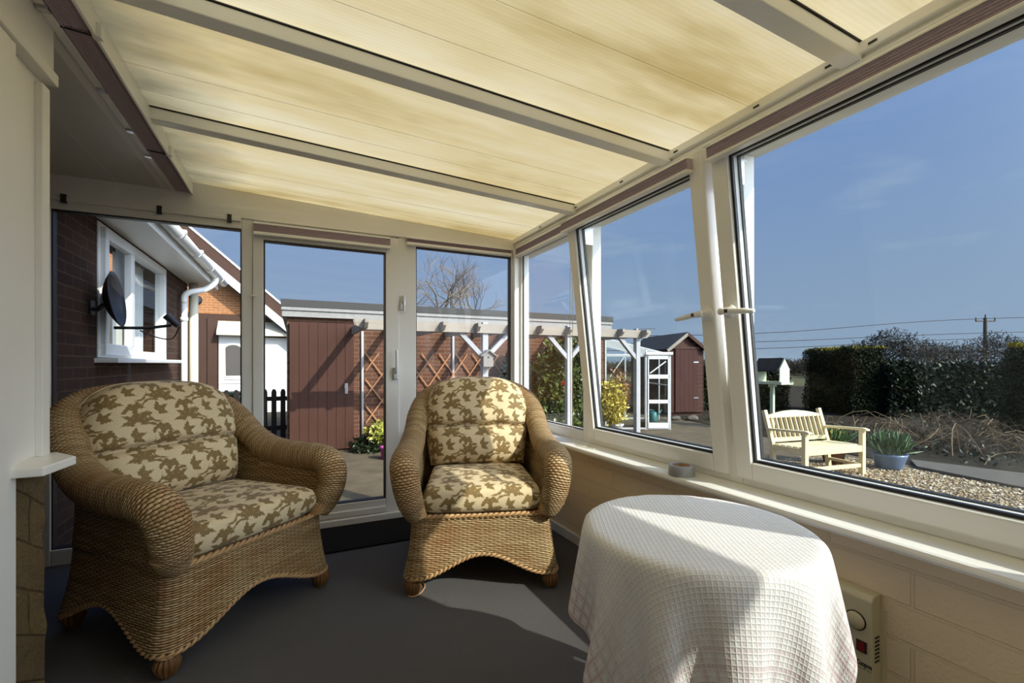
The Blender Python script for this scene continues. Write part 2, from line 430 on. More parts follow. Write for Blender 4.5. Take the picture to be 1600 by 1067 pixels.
def m_fabric():
    t = NT('olive_leaf_damask'); uv = t.tc('UV')
    wob = t.noise(t.scale(uv, (14,14,1)), 1.0, 2, out=1)
    w2 = t.new('ShaderNodeVectorMath', operation='MULTIPLY_ADD'); t.link(wob, w2.inputs[0]); w2.inputs[1].default_value = (.10,.10,0)
    sc = t.scale(uv, (1/.205, 1/.225, 0)); t.link(sc, w2.inputs[2]); P = w2.outputs[0]
    acc = None; leaves = []
    def fan(cx, cy, base, n, spread, L, W):
        for i in range(n):
            k = i-(n-1)/2; a = base+k*spread; q = 1-.12*abs(k); leaves.append((cx+.05*math.cos(a), cy+.05*math.sin(a), a, L*q*1.02, W*q*1.04, -.12*k))
    fan(.25,.12,1.65,5,.72,.36,.080); fan(.75,.62,1.35,5,.72,.36,.080); fan(.72,.16,4.55,3,.85,.26,.080); fan(.22,.66,4.75,3,.85,.26,.080)
    fan(.08,.86,.35,3,.75,.27,.070); fan(.58,.36,.55,3,.75,.27,.070)
    for c in ((.25,.12,-.55,.50,.036,.6),(.75,.62,3.7,.50,.036,-.6),(.72,.16,2.3,.42,.036,.5),(.22,.66,.7,.42,.036,-.5),
              (.52,.36,3.0,.24,.062,.15),(.02,.88,3.3,.22,.06,-.15),(.50,.93,.9,.2,.055,.1),(.0,.42,1.0,.2,.055,-.1)): leaves.append(c)
    for (cx, cy, a, L, W, b) in leaves:
        g = t.new('ShaderNodeGroup'); g.node_tree = LEAF; t.link(P, g.inputs[0])
        for k, v in zip(('cx','cy','ca','sa','len','wid','bend'), (cx % 1, cy % 1, math.cos(a), math.sin(a), L, W, b)): g.inputs[k].default_value = v
        acc = g.outputs[0] if acc is None else t.math('MAXIMUM', acc, g.outputs[0])
    mask = t.math('ADD', acc, .5, clamp=True)
    s = t.sep(uv); th = t.noise(t.scale(uv, (60,900,1)), 1.0, 2)
    leafc = t.mix(th, (.175,.108,.034), (.27,.18,.070)); bg = t.mix(th, (.60,.47,.275), (.76,.63,.42))
    c = t.mix(mask, bg, leafc)
    t.bump(t.math('ADD', t.math('MULTIPLY', th, .6), t.math('MULTIPLY', mask, .5)), .35, .002)
    t.b.inputs['Sheen Weight'].default_value = .15
    return t.done(c, .62, spec=.3)
M['fabric'] = m_fabric()
M['piping'] = plain('cream_piping', (.58,.47,.28), .7, vary=.15, scale=150)

def m_cloth():
    t = NT('seersucker_cloth'); uv = t.tc('UV'); s = t.sep(uv)
    def lines(a, pitch, sharp):
        d = t.math('ABSOLUTE', t.math('SINE', t.math('MULTIPLY', a, PI/pitch))); return t.math('POWER', t.math('SUBTRACT', 1, d), sharp)
    gx = lines(s[0], .0118, 2.2); gy = lines(s[1], .0118, 2.2)
    n = t.noise(uv, 700, 2); base = t.mix(n, (.72,.715,.725), (.86,.855,.865))
    edge = t.math('MAXIMUM', t.math('ABSOLUTE', s[0]), t.math('ABSOLUTE', s[1]))
    border = t.ramp(edge, [(.30,0.0),(.47,1.0)])
    px = lines(t.math('ADD', s[0], .006), .0354, 1.2); py = lines(t.math('ADD', s[1], .006), .0354, 1.2)
    pink = t.math('MULTIPLY', t.math('MAXIMUM', px, py), t.math('MULTIPLY_ADD', border, .62, .07))
    c = t.mix(pink, base, (.46,.22,.25)); c = t.mix(t.math('MULTIPLY', t.math('MAXIMUM', gx, gy), .45), c, (.86,.85,.84))
    h = t.math('ADD', t.math('MAXIMUM', gx, gy), t.math('MULTIPLY', t.noise(uv, 260, 2), .5)); t.bump(h, .45, .003)
    tl = t.new('ShaderNodeBsdfTranslucent'); t.link(c, tl.inputs[0])
    mx = t.new('ShaderNodeMixShader'); mx.inputs[0].default_value = .12
    t.done(c, .8, spec=.15); t.link(t.b.outputs[0], mx.inputs[1]); t.link(tl.outputs[0], mx.inputs[2]); t.link(mx.outputs[0], t.out.inputs[0])
    return t.m
M['cloth'] = m_cloth()

# ------------------------------------------------------------------ the room
def rz(x): return 2.19 - .045*(x-1.65)                      # underside of the lean-to roof
YB = -1.7                                                    # back of the room
struct(MB().box(-1.34, 1.63, YB, 3.44, -.06, 0).build('floor', M['carpet']), 'charcoal grey fitted carpet')
struct(MB().box(1.62, 1.80, YB, 3.56, -.4, .612).build('wall_right', M['brick_in_x']), 'low painted brick wall under the long row of windows')
struct(MB().box(.80, 1.62, 3.44, 3.56, -.4, .612).build('wall_end', M['brick_in_y']), 'low painted brick wall beside the glazed door')
struct(MB().box(1.604, 1.62, YB, 3.44, 0, .062).build('baseboard_right', M['paint'], bevel=.004))
struct(MB().box(.83, 1.604, 3.424, 3.44, 0, .062).build('baseboard_end', M['paint'], bevel=.004))
struct(MB().box(-1.0, 1.80, YB-.12, YB, -.1, 2.35).build('wall_back', M['paint']))
# window boards
struct(MB().box(1.53, 1.79, YB, 3.56, .612, .643).build('sill_right', M['upvc'], bevel=.012), 'white window board along the brick wall')
struct(MB().box(.775, 1.53, 3.365, 3.46, .612, .643).build('sill_end', M['upvc'], bevel=.010), 'short white window board beside the door')
# header over the glazed end, and eaves plate over the long windows
hd = MB(); hd.prism([(-1.34, 2.10), (1.78, 2.10), (1.78, rz(1.78)+.02), (-1.34, rz(-1.34)+.02)], 1, 3.44, 3.54)
hd.box(-1.34, 1.66, 3.43, 3.44, 2.10, 2.165)
struct(hd.build('trim_1', M['paint']), 'cream header board over the glazed end wall')
ep = MB().box(1.665, 1.80, YB, 3.5, 2.105, 2.19).box(1.64, 1.665, YB, 3.44, 2.15, 2.186).box(1.652, 1.665, YB, 3.44, 2.125, 2.135)
struct(ep.build('trim_2', M['upvc'], bevel=.003), 'white eaves plate above the long windows')
struct(MB().box(1.645, 1.78, 3.40, 3.54, .64, 2.11).build('trim_3', M['upvc'], bevel=.004), 'white corner post')
struct(MB().box(1.80, 1.90, YB, 3.6, 2.085, 2.155).build('gutter_eaves', M['white_out'], bevel=.01))
# holes and slots in the eaves plate
fx = MB()
for y in (2.95, 2.48, 2.02, 1.62, 1.20, .93, .80, .55):
    fx.box(1.636, 1.641, y-.012, y+.012, 2.160, 2.166)
struct(fx.build('trim_slots', M['black']), 'dark slots in the eaves plate')

# roof sheets and bars
RB = [3.44, 2.53, 1.70, .87, .04, -.79, YB]
def slope_box(mb, x0, x1, y0, y1, d0, d1):
    mb.add([(x0,y0,rz(x0)+d0),(x1,y0,rz(x1)+d0),(x1,y1,rz(x1)+d0),(x0,y1,rz(x0)+d0),(x0,y0,rz(x0)+d1),(x1,y0,rz(x1)+d1),(x1,y1,rz(x1)+d1),(x0,y1,rz(x0)+d1)],
           [(3,2,1,0),(4,5,6,7),(0,1,5,4),(1,2,6,5),(2,3,7,6),(3,0,4,7)]); return mb
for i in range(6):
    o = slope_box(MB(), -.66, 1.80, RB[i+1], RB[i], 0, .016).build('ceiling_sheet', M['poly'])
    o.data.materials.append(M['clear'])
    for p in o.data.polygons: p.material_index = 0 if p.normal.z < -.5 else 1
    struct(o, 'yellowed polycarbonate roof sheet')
for y in RB[1:6]:
    b = slope_box(MB(), -.66, 1.66, y-.032, y+.032, -.055, -.004)
    o = struct(b.build('ceiling_beam', M['upvc'], bevel=.004), 'white roof glazing bar')
    g = slope_box(MB(), -.66, 1.66, y-.037, y+.037, -.004, .001).build('gasket', M['gasket'], o)
    slope_box(MB(), -.66, 1.80, y-.03, y+.03, .016, .03).build('cap', M['upvc'], o)
# house side of the roof: rail, fascia, soffit, boxed beam
struct(slope_box(MB(), -.612, -.582, YB, 3.44, -.045, 0).build('trim_4', M['upvc'], bevel=.003), 'white rail at the house side of the roof')
struct(MB().box(-.745, -.675, YB, 3.44, 2.225, 2.36).box(-.70, -.672, YB, 3.44, 2.215, 2.235).build('trim_5', M['paint'], bevel=.003), 'white fascia strip')
sf = MB()
for a, b in ((-1.34, -.957), (-.953, -.742)): sf.box(a, b, YB, 3.44, 2.225, 2.25)
struct(sf.build('ceiling_soffit', M['soffit']), 'white boarded soffit')
struct(MB().box(-.84, -.70, YB, 1.95, 2.075, 2.25).box(-.84, -.690, YB, 1.955, 2.040, 2.078).build('beam_house', M['paint'], bevel=.004), 'boxed white beam over the pillar')
hs = MB()
for y in (1.55, 1.83, 2.28, 2.62, 2.9): hs.box(-.695, -.668, y-.012, y+.012, 2.206, 2.216)
struct(hs.build('trim_clips', M['steel']))
# stone pillar with white boarding above
st = bmesh.new(); bmesh.ops.create_cube(st, size=1)
for v in st.verts: v.co = Vector((-1.02+v.co.x*.64, 1.815+v.co.y*.19, .415+v.co.z*.83))
bmesh.ops.subdivide_edges(st, edges=st.edges, cuts=14, use_grid_fill=True)
for v in st.verts:
    q = v.co; d = .003*math.sin(q.z*31+q.y*19)+.0025*math.sin(q.z*57+1)+RNG.uniform(-.003,.003)
    if q.x > -.75: v.co.x += d-.008
    v.co.y += RNG.uniform(-.003,.003)
me = bpy.data.meshes.new('pillar_stone'); st.to_mesh(me); st.free(); me.materials.append(M['stone'])
o = bpy.data.objects.new('pillar_stone', me); COL.objects.link(o); struct(o, 'rough yellow sandstone pillar')
lg = MB().prism([(-1.3,1.70),(-.632,1.70),(-.618,1.865),(-.70,1.975),(-1.3,1.975)], 2, .836, .862)
struct(lg.build('sill_pillar', M['upvc'], bevel=.004), 'white ledge capping the stone pillar')
pn = MB().box(-1.3, -.725, 1.735, 1.935, .862, 2.04).box(-.726, -.706, 1.893, 1.94, .862, 2.02).box(-.726, -.706, 1.735, 1.765, .862, 2.0)
struct(pn.build('wall_boarding', M['paint'], bevel=.003), 'white boarding above the stone pillar')
jb = MB().box(-.86, -.70, 1.60, 1.733, 0, 2.04).box(-.86, -.684, 1.53, 1.66, 0, 2.02)
struct(jb.build('door_jamb', M['paint'], bevel=.005), 'white door post beside the pillar')
struct(MB().box(-1.0, -.86, YB, 1.70, 0, 2.1).build('wall_house', M['paint']))

# ---- house wall on the left, inside and out (window opening left free)
wl = MB(); HY = 7.42
wl.box(-1.6, -1.32, 1.95, 4.33, -.4, 2.28).box(-1.6, -1.32, 6.28, HY, -.4, 2.28).box(-1.6, -1.32, 4.33, 6.28, -.4, 1.195).box(-1.6, -1.32, 4.33, 6.28, 2.205, 2.28)
wl.box(-5, -1.6, HY-.28, HY, -.4, 2.28)
struct(wl.build('wall_left', M['brick_house']), 'dark brown brick house wall')
hw = sroot('window_7', 'white house window beyond the glass')
f = MB()
for a, b, c, d in ((4.33,6.28,1.195,1.265),(4.33,6.28,2.14,2.205),(4.33,4.40,1.265,2.14),(6.21,6.28,1.265,2.14),(5.00,5.09,1.265,2.14)):
    f.box(-1.40, -1.31, a, b, c, d)
f.build('window_frame', M['white_out'], hw, bevel=.006)
s = MB()
for a, b, c, d in ((4.36,5.03,1.215,1.30),(4.36,5.03,2.09,2.17),(4.36,4.43,1.30,2.09),(4.95,5.03,1.30,2.09)): s.box(-1.33, -1.275, a, b, c, d)
s.build('casement', M['white_out'], hw, bevel=.006)
MB().box(-1.36, -1.352, 4.40, 6.21, 1.265, 2.14).build('pane', M['glass'], hw)
MB().box(-1.33, -1.18, 4.28, 6.36, 1.155, 1.19).build('window_sill', M['white_out'], hw, bevel=.006)
c = MB(); A = []
for i in range(41): A.append([(-1.52+.02*math.sin(i*1.3), 5.35+i*.021, z) for z in (1.22, 2.18)])
c.grid(A); A = []
for i in range(31): A.append([(-1.52+.02*math.sin(i*1.5), 4.36+i*.016, z) for z in (1.45, 2.18)])
c.grid(A)
c.build('curtain', M['curtain'], hw, solid=.004)
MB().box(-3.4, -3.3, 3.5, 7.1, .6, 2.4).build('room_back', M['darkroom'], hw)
# eaves of the house beyond the conservatory
ev = MB().box(-1.36, -1.02, 3.56, HY+.25, 2.225, 2.25).box(-1.03, -1.0, 3.56, HY+.25, 2.20, 2.40)
ev.add([(-1.0,3.56,2.36),(-1.0,HY+.25,2.36),(-3.4,HY+.25,3.5),(-3.4,3.56,3.5),(-1.0,3.56,2.40),(-1.0,HY+.25,2.40),(-3.4,HY+.25,3.56),(-3.4,3.56,3.56)],
       [(3,2,1,0),(4,5,6,7),(0,1,5,4),(1,2,6,5),(2,3,7,6),(3,0,4,7)])
struct(ev.build('roof_house', M['white_out']), 'white fascia and soffit of the house')
gt = thing('gutter', 'white plastic gutter along the house eaves', 'gutter')
g = MB(); A = []
for y in (3.6, HY+.3):
    A.append([(-.945+.055*math.cos(a), y, 2.315+.055*math.sin(a)) for a in np.linspace(PI, 2*PI, 11)])
g.grid(A); g.build('channel', M['white_out'], gt, True, solid=.005)
for y in (4.1, 4.9, 5.7, 6.5, 7.3):
    b = MB(); A = []
    for yy in (y-.02, y+.02): A.append([(-.945+.062*math.cos(a), yy, 2.315+.062*math.sin(a)) for a in np.linspace(PI, 2*PI, 11)])
    b.grid(A); b.box(-.905, -.875, y-.02, y+.02, 2.305, 2.335); b.build('bracket', M['white_out'], gt, solid=.004)
dp = thing('downpipe', 'white downpipe with swan neck under the house gutter', 'downpipe')
MB().tube(crom([(-.945,7.0,2.27),(-.95,7.0,2.2),(-1.05,6.95,2.1),(-1.2,6.86,2.04),(-1.25,6.85,1.98),(-1.25,6.85,1.9)], 20), .036, 12).build('swan_neck', M['white_out'], dp, True)
MB().tube([(-1.25,6.85,1.95),(-1.25,6.85,-.35)], .034, 12).build('pipe', M['white_out'], dp, True)
for z in (1.7, .5): MB().tube([(-1.25,6.85,z-.025),(-1.25,6.85,z+.025)], .043, 12).build('collar', M['white_out'], dp, True)
o = MB().tube([(-1.24,7.36,2.22),(-1.24,7.36,-.35)], .055, 14).build('downpipe', M['cream_pipe'], None, True)
tag(o, 'thick cream soil pipe at the end corner of the house wall', 'pipe')

# ---- glazed end wall: fixed pane, door, fixed pane
def frame(parent, ax, rects, m, d0, d1, name='window_frame', bevel=.005):
    b = MB()
    for a0, a1, z0, z1 in rects:
        if ax == 'y': b.box(a0, a1, d0, d1, z0, z1)
        else: b.box(d0, d1, a0, a1, z0, z1)
    return b.build(name, m, parent, bevel=bevel)
def ring(a0, a1, z0, z1, w):
    return [(a0, a1, z0-w, z0), (a0, a1, z1, z1+w), (a0-w, a0, z0-w, z1+w), (a1, a1+w, z0-w, z1+w)]
w1 = sroot('window_1', 'tall fixed pane at the house end of the glazed wall')
frame(w1, 'y', [(-1.34,-1.252,0,2.11),(-.32,-.255,0,2.11),(-1.252,-.32,.0,.09),(-1.252,-.32,2.03,2.11)], M['paint'], 3.44, 3.52)
frame(w1, 'y', ring(-1.245,-.327,.097,2.023,.008), M['gasket'], 3.452, 3.50, 'gasket', 0)
MB().box(-1.252,-.32,3.475,3.481,.09,2.03).build('pane', M['glass'], w1)
lb = MB().box(-1.34,-.32,3.425,3.44,2.075,2.10); lb.build('ledge', M['paint'], w1, bevel=.003)
for x in (-1.19, -.75, -.385): MB().box(x-.012, x+.012, 3.418, 3.436, 2.062, 2.112).build('clip', M['black'], w1)
d1 = sroot('door_1', 'white glazed door to the garden')
frame(d1, 'y', [(-.255,-.192,.05,2.085),(.602,.70,.05,2.085),(-.192,.602,.05,.152),(-.192,.602,1.972,2.085)], M['paint'], 3.43, 3.50, 'leaf')
frame(d1, 'y', [(-.192,.602,.06,.10)], M['paint'], 3.418, 3.45, 'weather_bar')
frame(d1, 'y', ring(-.185,.595,.159,1.965,.008), M['gasket'], 3.436, 3.49, 'gasket', 0)
MB().box(-.192,.602,3.46,3.466,.152,1.972).build('pane', M['glass'], d1)
MB().box(-.32,.83,3.40,3.54,-.02,.05).build('threshold', M['paint'], d1, bevel=.004)
h = MB().box(.655,.687,3.412,3.432,1.03,1.12); h.build('door_lock', M['steel'], d1, bevel=.004)
MB().tube(crom([(.672,3.42,1.085),(.672,3.385,1.09),(.672,3.375,1.13),(.672,3.378,1.25)], 16), .010, 10).build('door_handle', M['white_plastic'], d1, True)
b = MB().box(.705,.728,3.415,3.43,1.55,1.60).box(.722,.742,3.412,3.43,1.585,1.66).box(.726,.738,3.405,3.415,1.54,1.62)
b.build('door_bolt', M['steel'], d1, bevel=.002)
MB().box(-.262,-.235,3.418,3.432,1.59,1.605).build('door_stop', M['paint'], d1)
w2 = sroot('window_2', 'fixed pane between the glazed door and the corner')
frame(w2, 'y', [(.70,.832,0,2.11),(1.635,1.70,.64,2.11),(.832,1.635,.643,.71),(.832,1.635,2.045,2.11)], M['paint'], 3.445, 3.52)
frame(w2, 'y', ring(.838,1.629,.717,2.038,.008), M['gasket'], 3.455, 3.50, 'gasket', 0)
MB().box(.832,1.635,3.475,3.481,.71,2.045).build('pane', M['glass'], w2)
o = MB().lathe([(.0,0),(.009,.002),(.010,.012),(.006,.016),(0,.017)], n=12).build('corner_button', M['cream_pipe'], w2, True)
o.location = (1.652, 3.44, 1.53); o.rotation_euler = (PI/2, 0, 0)

# ---- long window wall: one fixed light and tilted sashes
w3 = sroot('window_3', 'fixed light in the corner of the long window wall')
frame(w3, 'x', [(2.375,2.476,.643,2.11),(3.375,3.44,.643,2.11),(2.476,3.375,.643,.712),(2.476,3.375,2.05,2.11)], M['upvc'], 1.695, 1.765)
frame(w3, 'x', ring(2.483,3.368,.719,2.043,.008), M['gasket'], 1.708, 1.719, 'gasket', 0)
MB().box(1.72,1.726,2.476,3.375,.712,2.05).build('pane', M['glass'], w3)
TILT = -math.radians(6.7); HX, HZ, SH = 1.705, .678, 1.378
def tilt_window(name, y0, y1, ang, lever, label, post=True):
    w = sroot(name, label)
    frame(w, 'x', [(y0-.035,y0+.035,.643,2.11),(y0+.035,y1-.035,.643,.70),(y0+.035,y1-.035,2.03,2.11)], M['upvc'], 1.695, 1.765)
    a, b = y0+.02, y1-.02
    s = frame(w, 'x', [(a,a+.074,0,SH),(b-.074,b,0,SH),(a+.074,b-.074,0,.074),(a+.074,b-.074,SH-.074,SH)], M['upvc'], -.035, .035, 'sash', .008)
    s.location = (HX, 0, HZ); s.rotation_euler = (0, ang, 0)
    frame(s, 'x', ring(a+.084,b-.084,.084,SH-.084,.012), M['gasket'], -.018, -.006, 'gasket', 0)
    frame(s, 'x', ring(a+.084,b-.084,.084,SH-.084,.012), M['gasket'], .020, .036, 'gasket', 0)
    frame(s, 'x', ring(a+.080,b-.080,.080,SH-.080,.006), M['white_out'], -.0055, .0195, 'spacer', 0)
    MB().box(-.006, -.002, a+.074, b-.074, .074, SH-.074).build('pane', M['glass'], s)
    MB().box(.016, .020, a+.074, b-.074, .074, SH-.074).build('pane', M['glass'], s)
    if lever:
        yy = a+.037 if lever > 0 else b-.037
        m = MB().lathe([(0,0),(.030,0),(.030,.008),(.016,.012),(.013,.05),(0,.052)], n=20)
        m.tube([(0,0,.045),(0,0,.056)], .014, 12); h = m.build('handle_rose', M['white_plastic'], s, True)
        h.location = (-.035, yy, .695); h.rotation_euler = (0, -PI/2, 0)
        m = MB().tube([(-.083,yy-.012*lever,.695),(-.083,yy+.03*lever,.694),(-.080,yy+.09*lever,.688),(-.078,yy+.135*lever,.683)], [.013,.012,.011,.008], 12)
        m.build('handle_lever', M['white_plastic'], s, True)
        MB().box(-.0955,-.090, yy+.026*lever-.007, yy+.026*lever+.007, .688, .702).build('handle_key', M['rubber'], s)
    if ang:
        st = MB().bar((1.715, y1-.03, 2.0), (1.60, y1-.028, 2.03), .012, .004).box(1.62, 1.70, y1-.036, y1-.026, 1.90, 2.06)
        st.build('stay', M['steel'], w)
    return w, a, b
tilt_window('window_4', 1.335, 2.41, TILT, 1, 'inward tilted sash in the middle of the long window wall')
tilt_window('window_5', .09, 1.335, TILT, -1, 'large inward tilted sash nearest the round table')
tilt_window('window_6', -1.20, .09, TILT, 0, 'tilted sash behind the table')
w = sroot('window_8', 'fixed light at the back of the window wall')
frame(w, 'x', [(-1.7,-1.63,.643,2.11),(-1.63,-1.235,.643,.712),(-1.63,-1.235,2.05,2.11)], M['upvc'], 1.695, 1.765)
MB().box(1.72,1.726,-1.63,-1.235,.712,2.05).build('pane', M['glass'], w)

# ------------------------------------------------------------------ blinds
def blind(name, label, y0, y1, z0, z1, d=.034, n=7, grp='window blinds', tr=.014, br=.022):
    """pleated blind gathered at its top; runs along local y, depth along local -x"""
    t = thing(name, label, 'blind', group=grp)
    MB().box(-d-.003, 0, y0, y1, z1-tr, z1).build('top_rail', M['upvc'], t, bevel=.002)
    p = MB(); zz0, zz1 = z0+br, z1-tr; out = [(0, zz0)]
    for k in range(n):
        a = zz0+(zz1-zz0)*k/n; b = zz0+(zz1-zz0)*(k+1)/n
        out += [(-d+.004, a), (-d-.001, (a+b)/2), (-d+.004, b-.0005)]
    out.append((0, zz1)); p.prism(out, 1, y0+.002, y1-.002); p.build('fabric_stack', M['pleat'], t)
    MB().box(-d-.008, 0, y0, y1, z0, z0+br).build('bottom_rail', M['upvc'], t, bevel=.005)
    return t
lh = SH-.025
for nm, (y0, y1) in {'B': (1.40, 2.405), 'C': (.105, 1.305), 'D': (-1.18, .06)}.items():
    lb = {'B': 'mauve pleated blind gathered above the middle tilted window', 'C': 'mauve pleated blind gathered above the large tilted window by the table',
          'D': 'mauve pleated blind above the tilted window behind the table'}[nm]
    t = blind('pleated_blind', lb, y0, y1, lh-.062, lh, n=5, tr=.005, br=.015)
    M4 = Matrix.Translation((HX, 0, HZ)) @ Matrix.Rotation(TILT, 4, 'Y') @ Matrix.Translation((-.036, 0, 0)); t.matrix_world = M4
    t.location = M4.to_translation(); t.rotation_euler = M4.to_euler()
t = blind('pleated_blind', 'mauve pleated blind gathered above the fixed corner window of the long wall', 2.43, 3.39, 2.028, 2.112); t.location = (1.684, 0, 0)
t = blind('pleated_blind', 'mauve pleated blind gathered above the glazed door', -.665, .215, 1.992, 2.078)
t.rotation_euler = (0, 0, PI/2); t.location = (-.035, 3.428, 0)
t = blind('pleated_blind', 'slim mauve pleated blind above the fixed pane between door and corner', -1.62, -.752, 2.042, 2.105)
t.rotation_euler = (0, 0, PI/2); t.location = (0, 3.443, 0)
for (y0, y1, lb) in ((2.83,3.43,'mauve roof blind folded against the house side, bay nearest the glazed end'),(1.91,2.82,'mauve roof blind folded against the house side, second bay from the glazed end'),
                     (.99,1.90,'mauve roof blind folded against the house side, bay above the pillar')):
    t = thing('roof_blind', lb, 'blind', group='roof blinds')
    p = MB(); n = 9
    for k in range(n):
        x0 = -.668+.078*k/n; x1 = -.668+.078*(k+.92)/n; z = rz(-.63)-.02
        p.prism([(x0, z), (x0, z-.052), ((x0+x1)/2, z-.058), (x1, z-.052), (x1, z)], 1, y0, y1)
    p.build('fabric_stack', M['pleat'], t)
    MB().box(-.590, -.580, y0, y1, rz(-.6)-.085, rz(-.6)-.03).build('bottom_rail', M['upvc'], t, bevel=.002)
    MB().tube([(-.675, y0+.004, rz(-.63)-.074), (-.585, y0-.004, rz(-.6)-.083)], .0032, 6).build('cord', M['black'], t)
    MB().box(-.592, -.566, y0-.016, y0+.012, rz(-.6)-.088, rz(-.6)-.04).build('end_cap', M['white_plastic'], t, bevel=.003)
# thin tension wires of the roof blinds
k = 0
for y in (3.2, 3.02, 2.30, 2.12, 1.45, 1.22):
    o = MB().tube([(-.58, y, rz(-.58)-.03), (1.64, y+.01, rz(1.64)-.012)], .0006, 5).build('tension_wire', M['cord_white'])
    tag(o, 'thin roof blind tension wire running across the ceiling', 'wire', 'roof blind tension wires')
c = MB(); pts = crom([(1.645,2.52,2.03),(1.64,2.515,1.6),(1.638,2.51,1.0),(1.632,2.50,.72),(1.60,2.44,.6475),(1.575,2.36,.6465),(1.59,2.29,.6465),(1.63,2.30,.6465)], 60)
c.tube(pts, .0022, 6)
pts = crom([(1.645,2.545,2.03),(1.64,2.545,1.5),(1.637,2.535,.95),(1.628,2.515,.70),(1.590,2.43,.6475),(1.565,2.33,.6465),(1.575,2.22,.6465),(1.61,2.20,.6465)], 60)
c.tube(pts, .0022, 6)
tag(c.build('blind_cord', M['cord_white'], None, True), 'pale looped blind cord hanging by the corner window and pooled on the sill', 'cord')

# ------------------------------------------------------------------ wicker armchairs
def rope(mb, P, r, pitch, strands=2, closed=False, n=6):
    P = np.asarray(P, float); L = np.linalg.norm(np.diff(P, axis=0), axis=1).sum()
    m = max(20, int(L/pitch*10)); Q = resamp(P, m, closed)
    T = np.roll(Q, -1, 0)-np.roll(Q, 1, 0) if closed else np.gradient(Q, axis=0)
    T /= np.linalg.norm(T, axis=1)[:, None]+1e-9
    up = np.array([0,0,1.]); A = np.cross(T, up); A /= np.linalg.norm(A, axis=1)[:, None]+1e-6; B = np.cross(A, T)
    turns = max(1, round(L/pitch)); a = np.linspace(0, 2*PI*turns, m, endpoint=not closed)
    for k in range(strands):
        q = a+2*PI*k/strands
        mb.tube(Q + A*(np.cos(q)*r*.75)[:, None] + B*(np.sin(q)*r*.75)[:, None], r, n, closed)
    return mb
def plan(hw, yf, yb, rf, rb, n=200):
    """rounded rectangle, starting mid-front and going round by +x"""
    P = [(0, yf)]
    for cx, cy, r, a0 in ((hw-rf, yf+rf, rf, -PI/2), (hw-rb, yb-rb, rb, 0), (-hw+rb, yb-rb, rb, PI/2), (-hw+rf, yf+rf, rf, PI)):
        for a in np.linspace(a0, a0+PI/2, 10): P.append((cx+r*math.cos(a), cy+r*math.sin(a)))
    return resamp(np.array([(x, y, 0) for x, y in P]), n, True)
def cushion_uv(A):
    """texture coordinates by distance along the surface"""
    A = np.array(A); U = np.zeros(A.shape[:2]); V = np.zeros(A.shape[:2])
    U[:, 1:] = np.cumsum(np.linalg.norm(np.diff(A, axis=1), axis=2), 1); U -= U[:, U.shape[1]//2][:, None]
    V[1:] = np.cumsum(np.linalg.norm(np.diff(A, axis=0), axis=2), 0); m = V.shape[1]//2; V[:] = V[:, m][:, None]
    return [[(float(U[i,j]), float(V[i,j])) for j in range(A.shape[1])] for i in range(A.shape[0])]

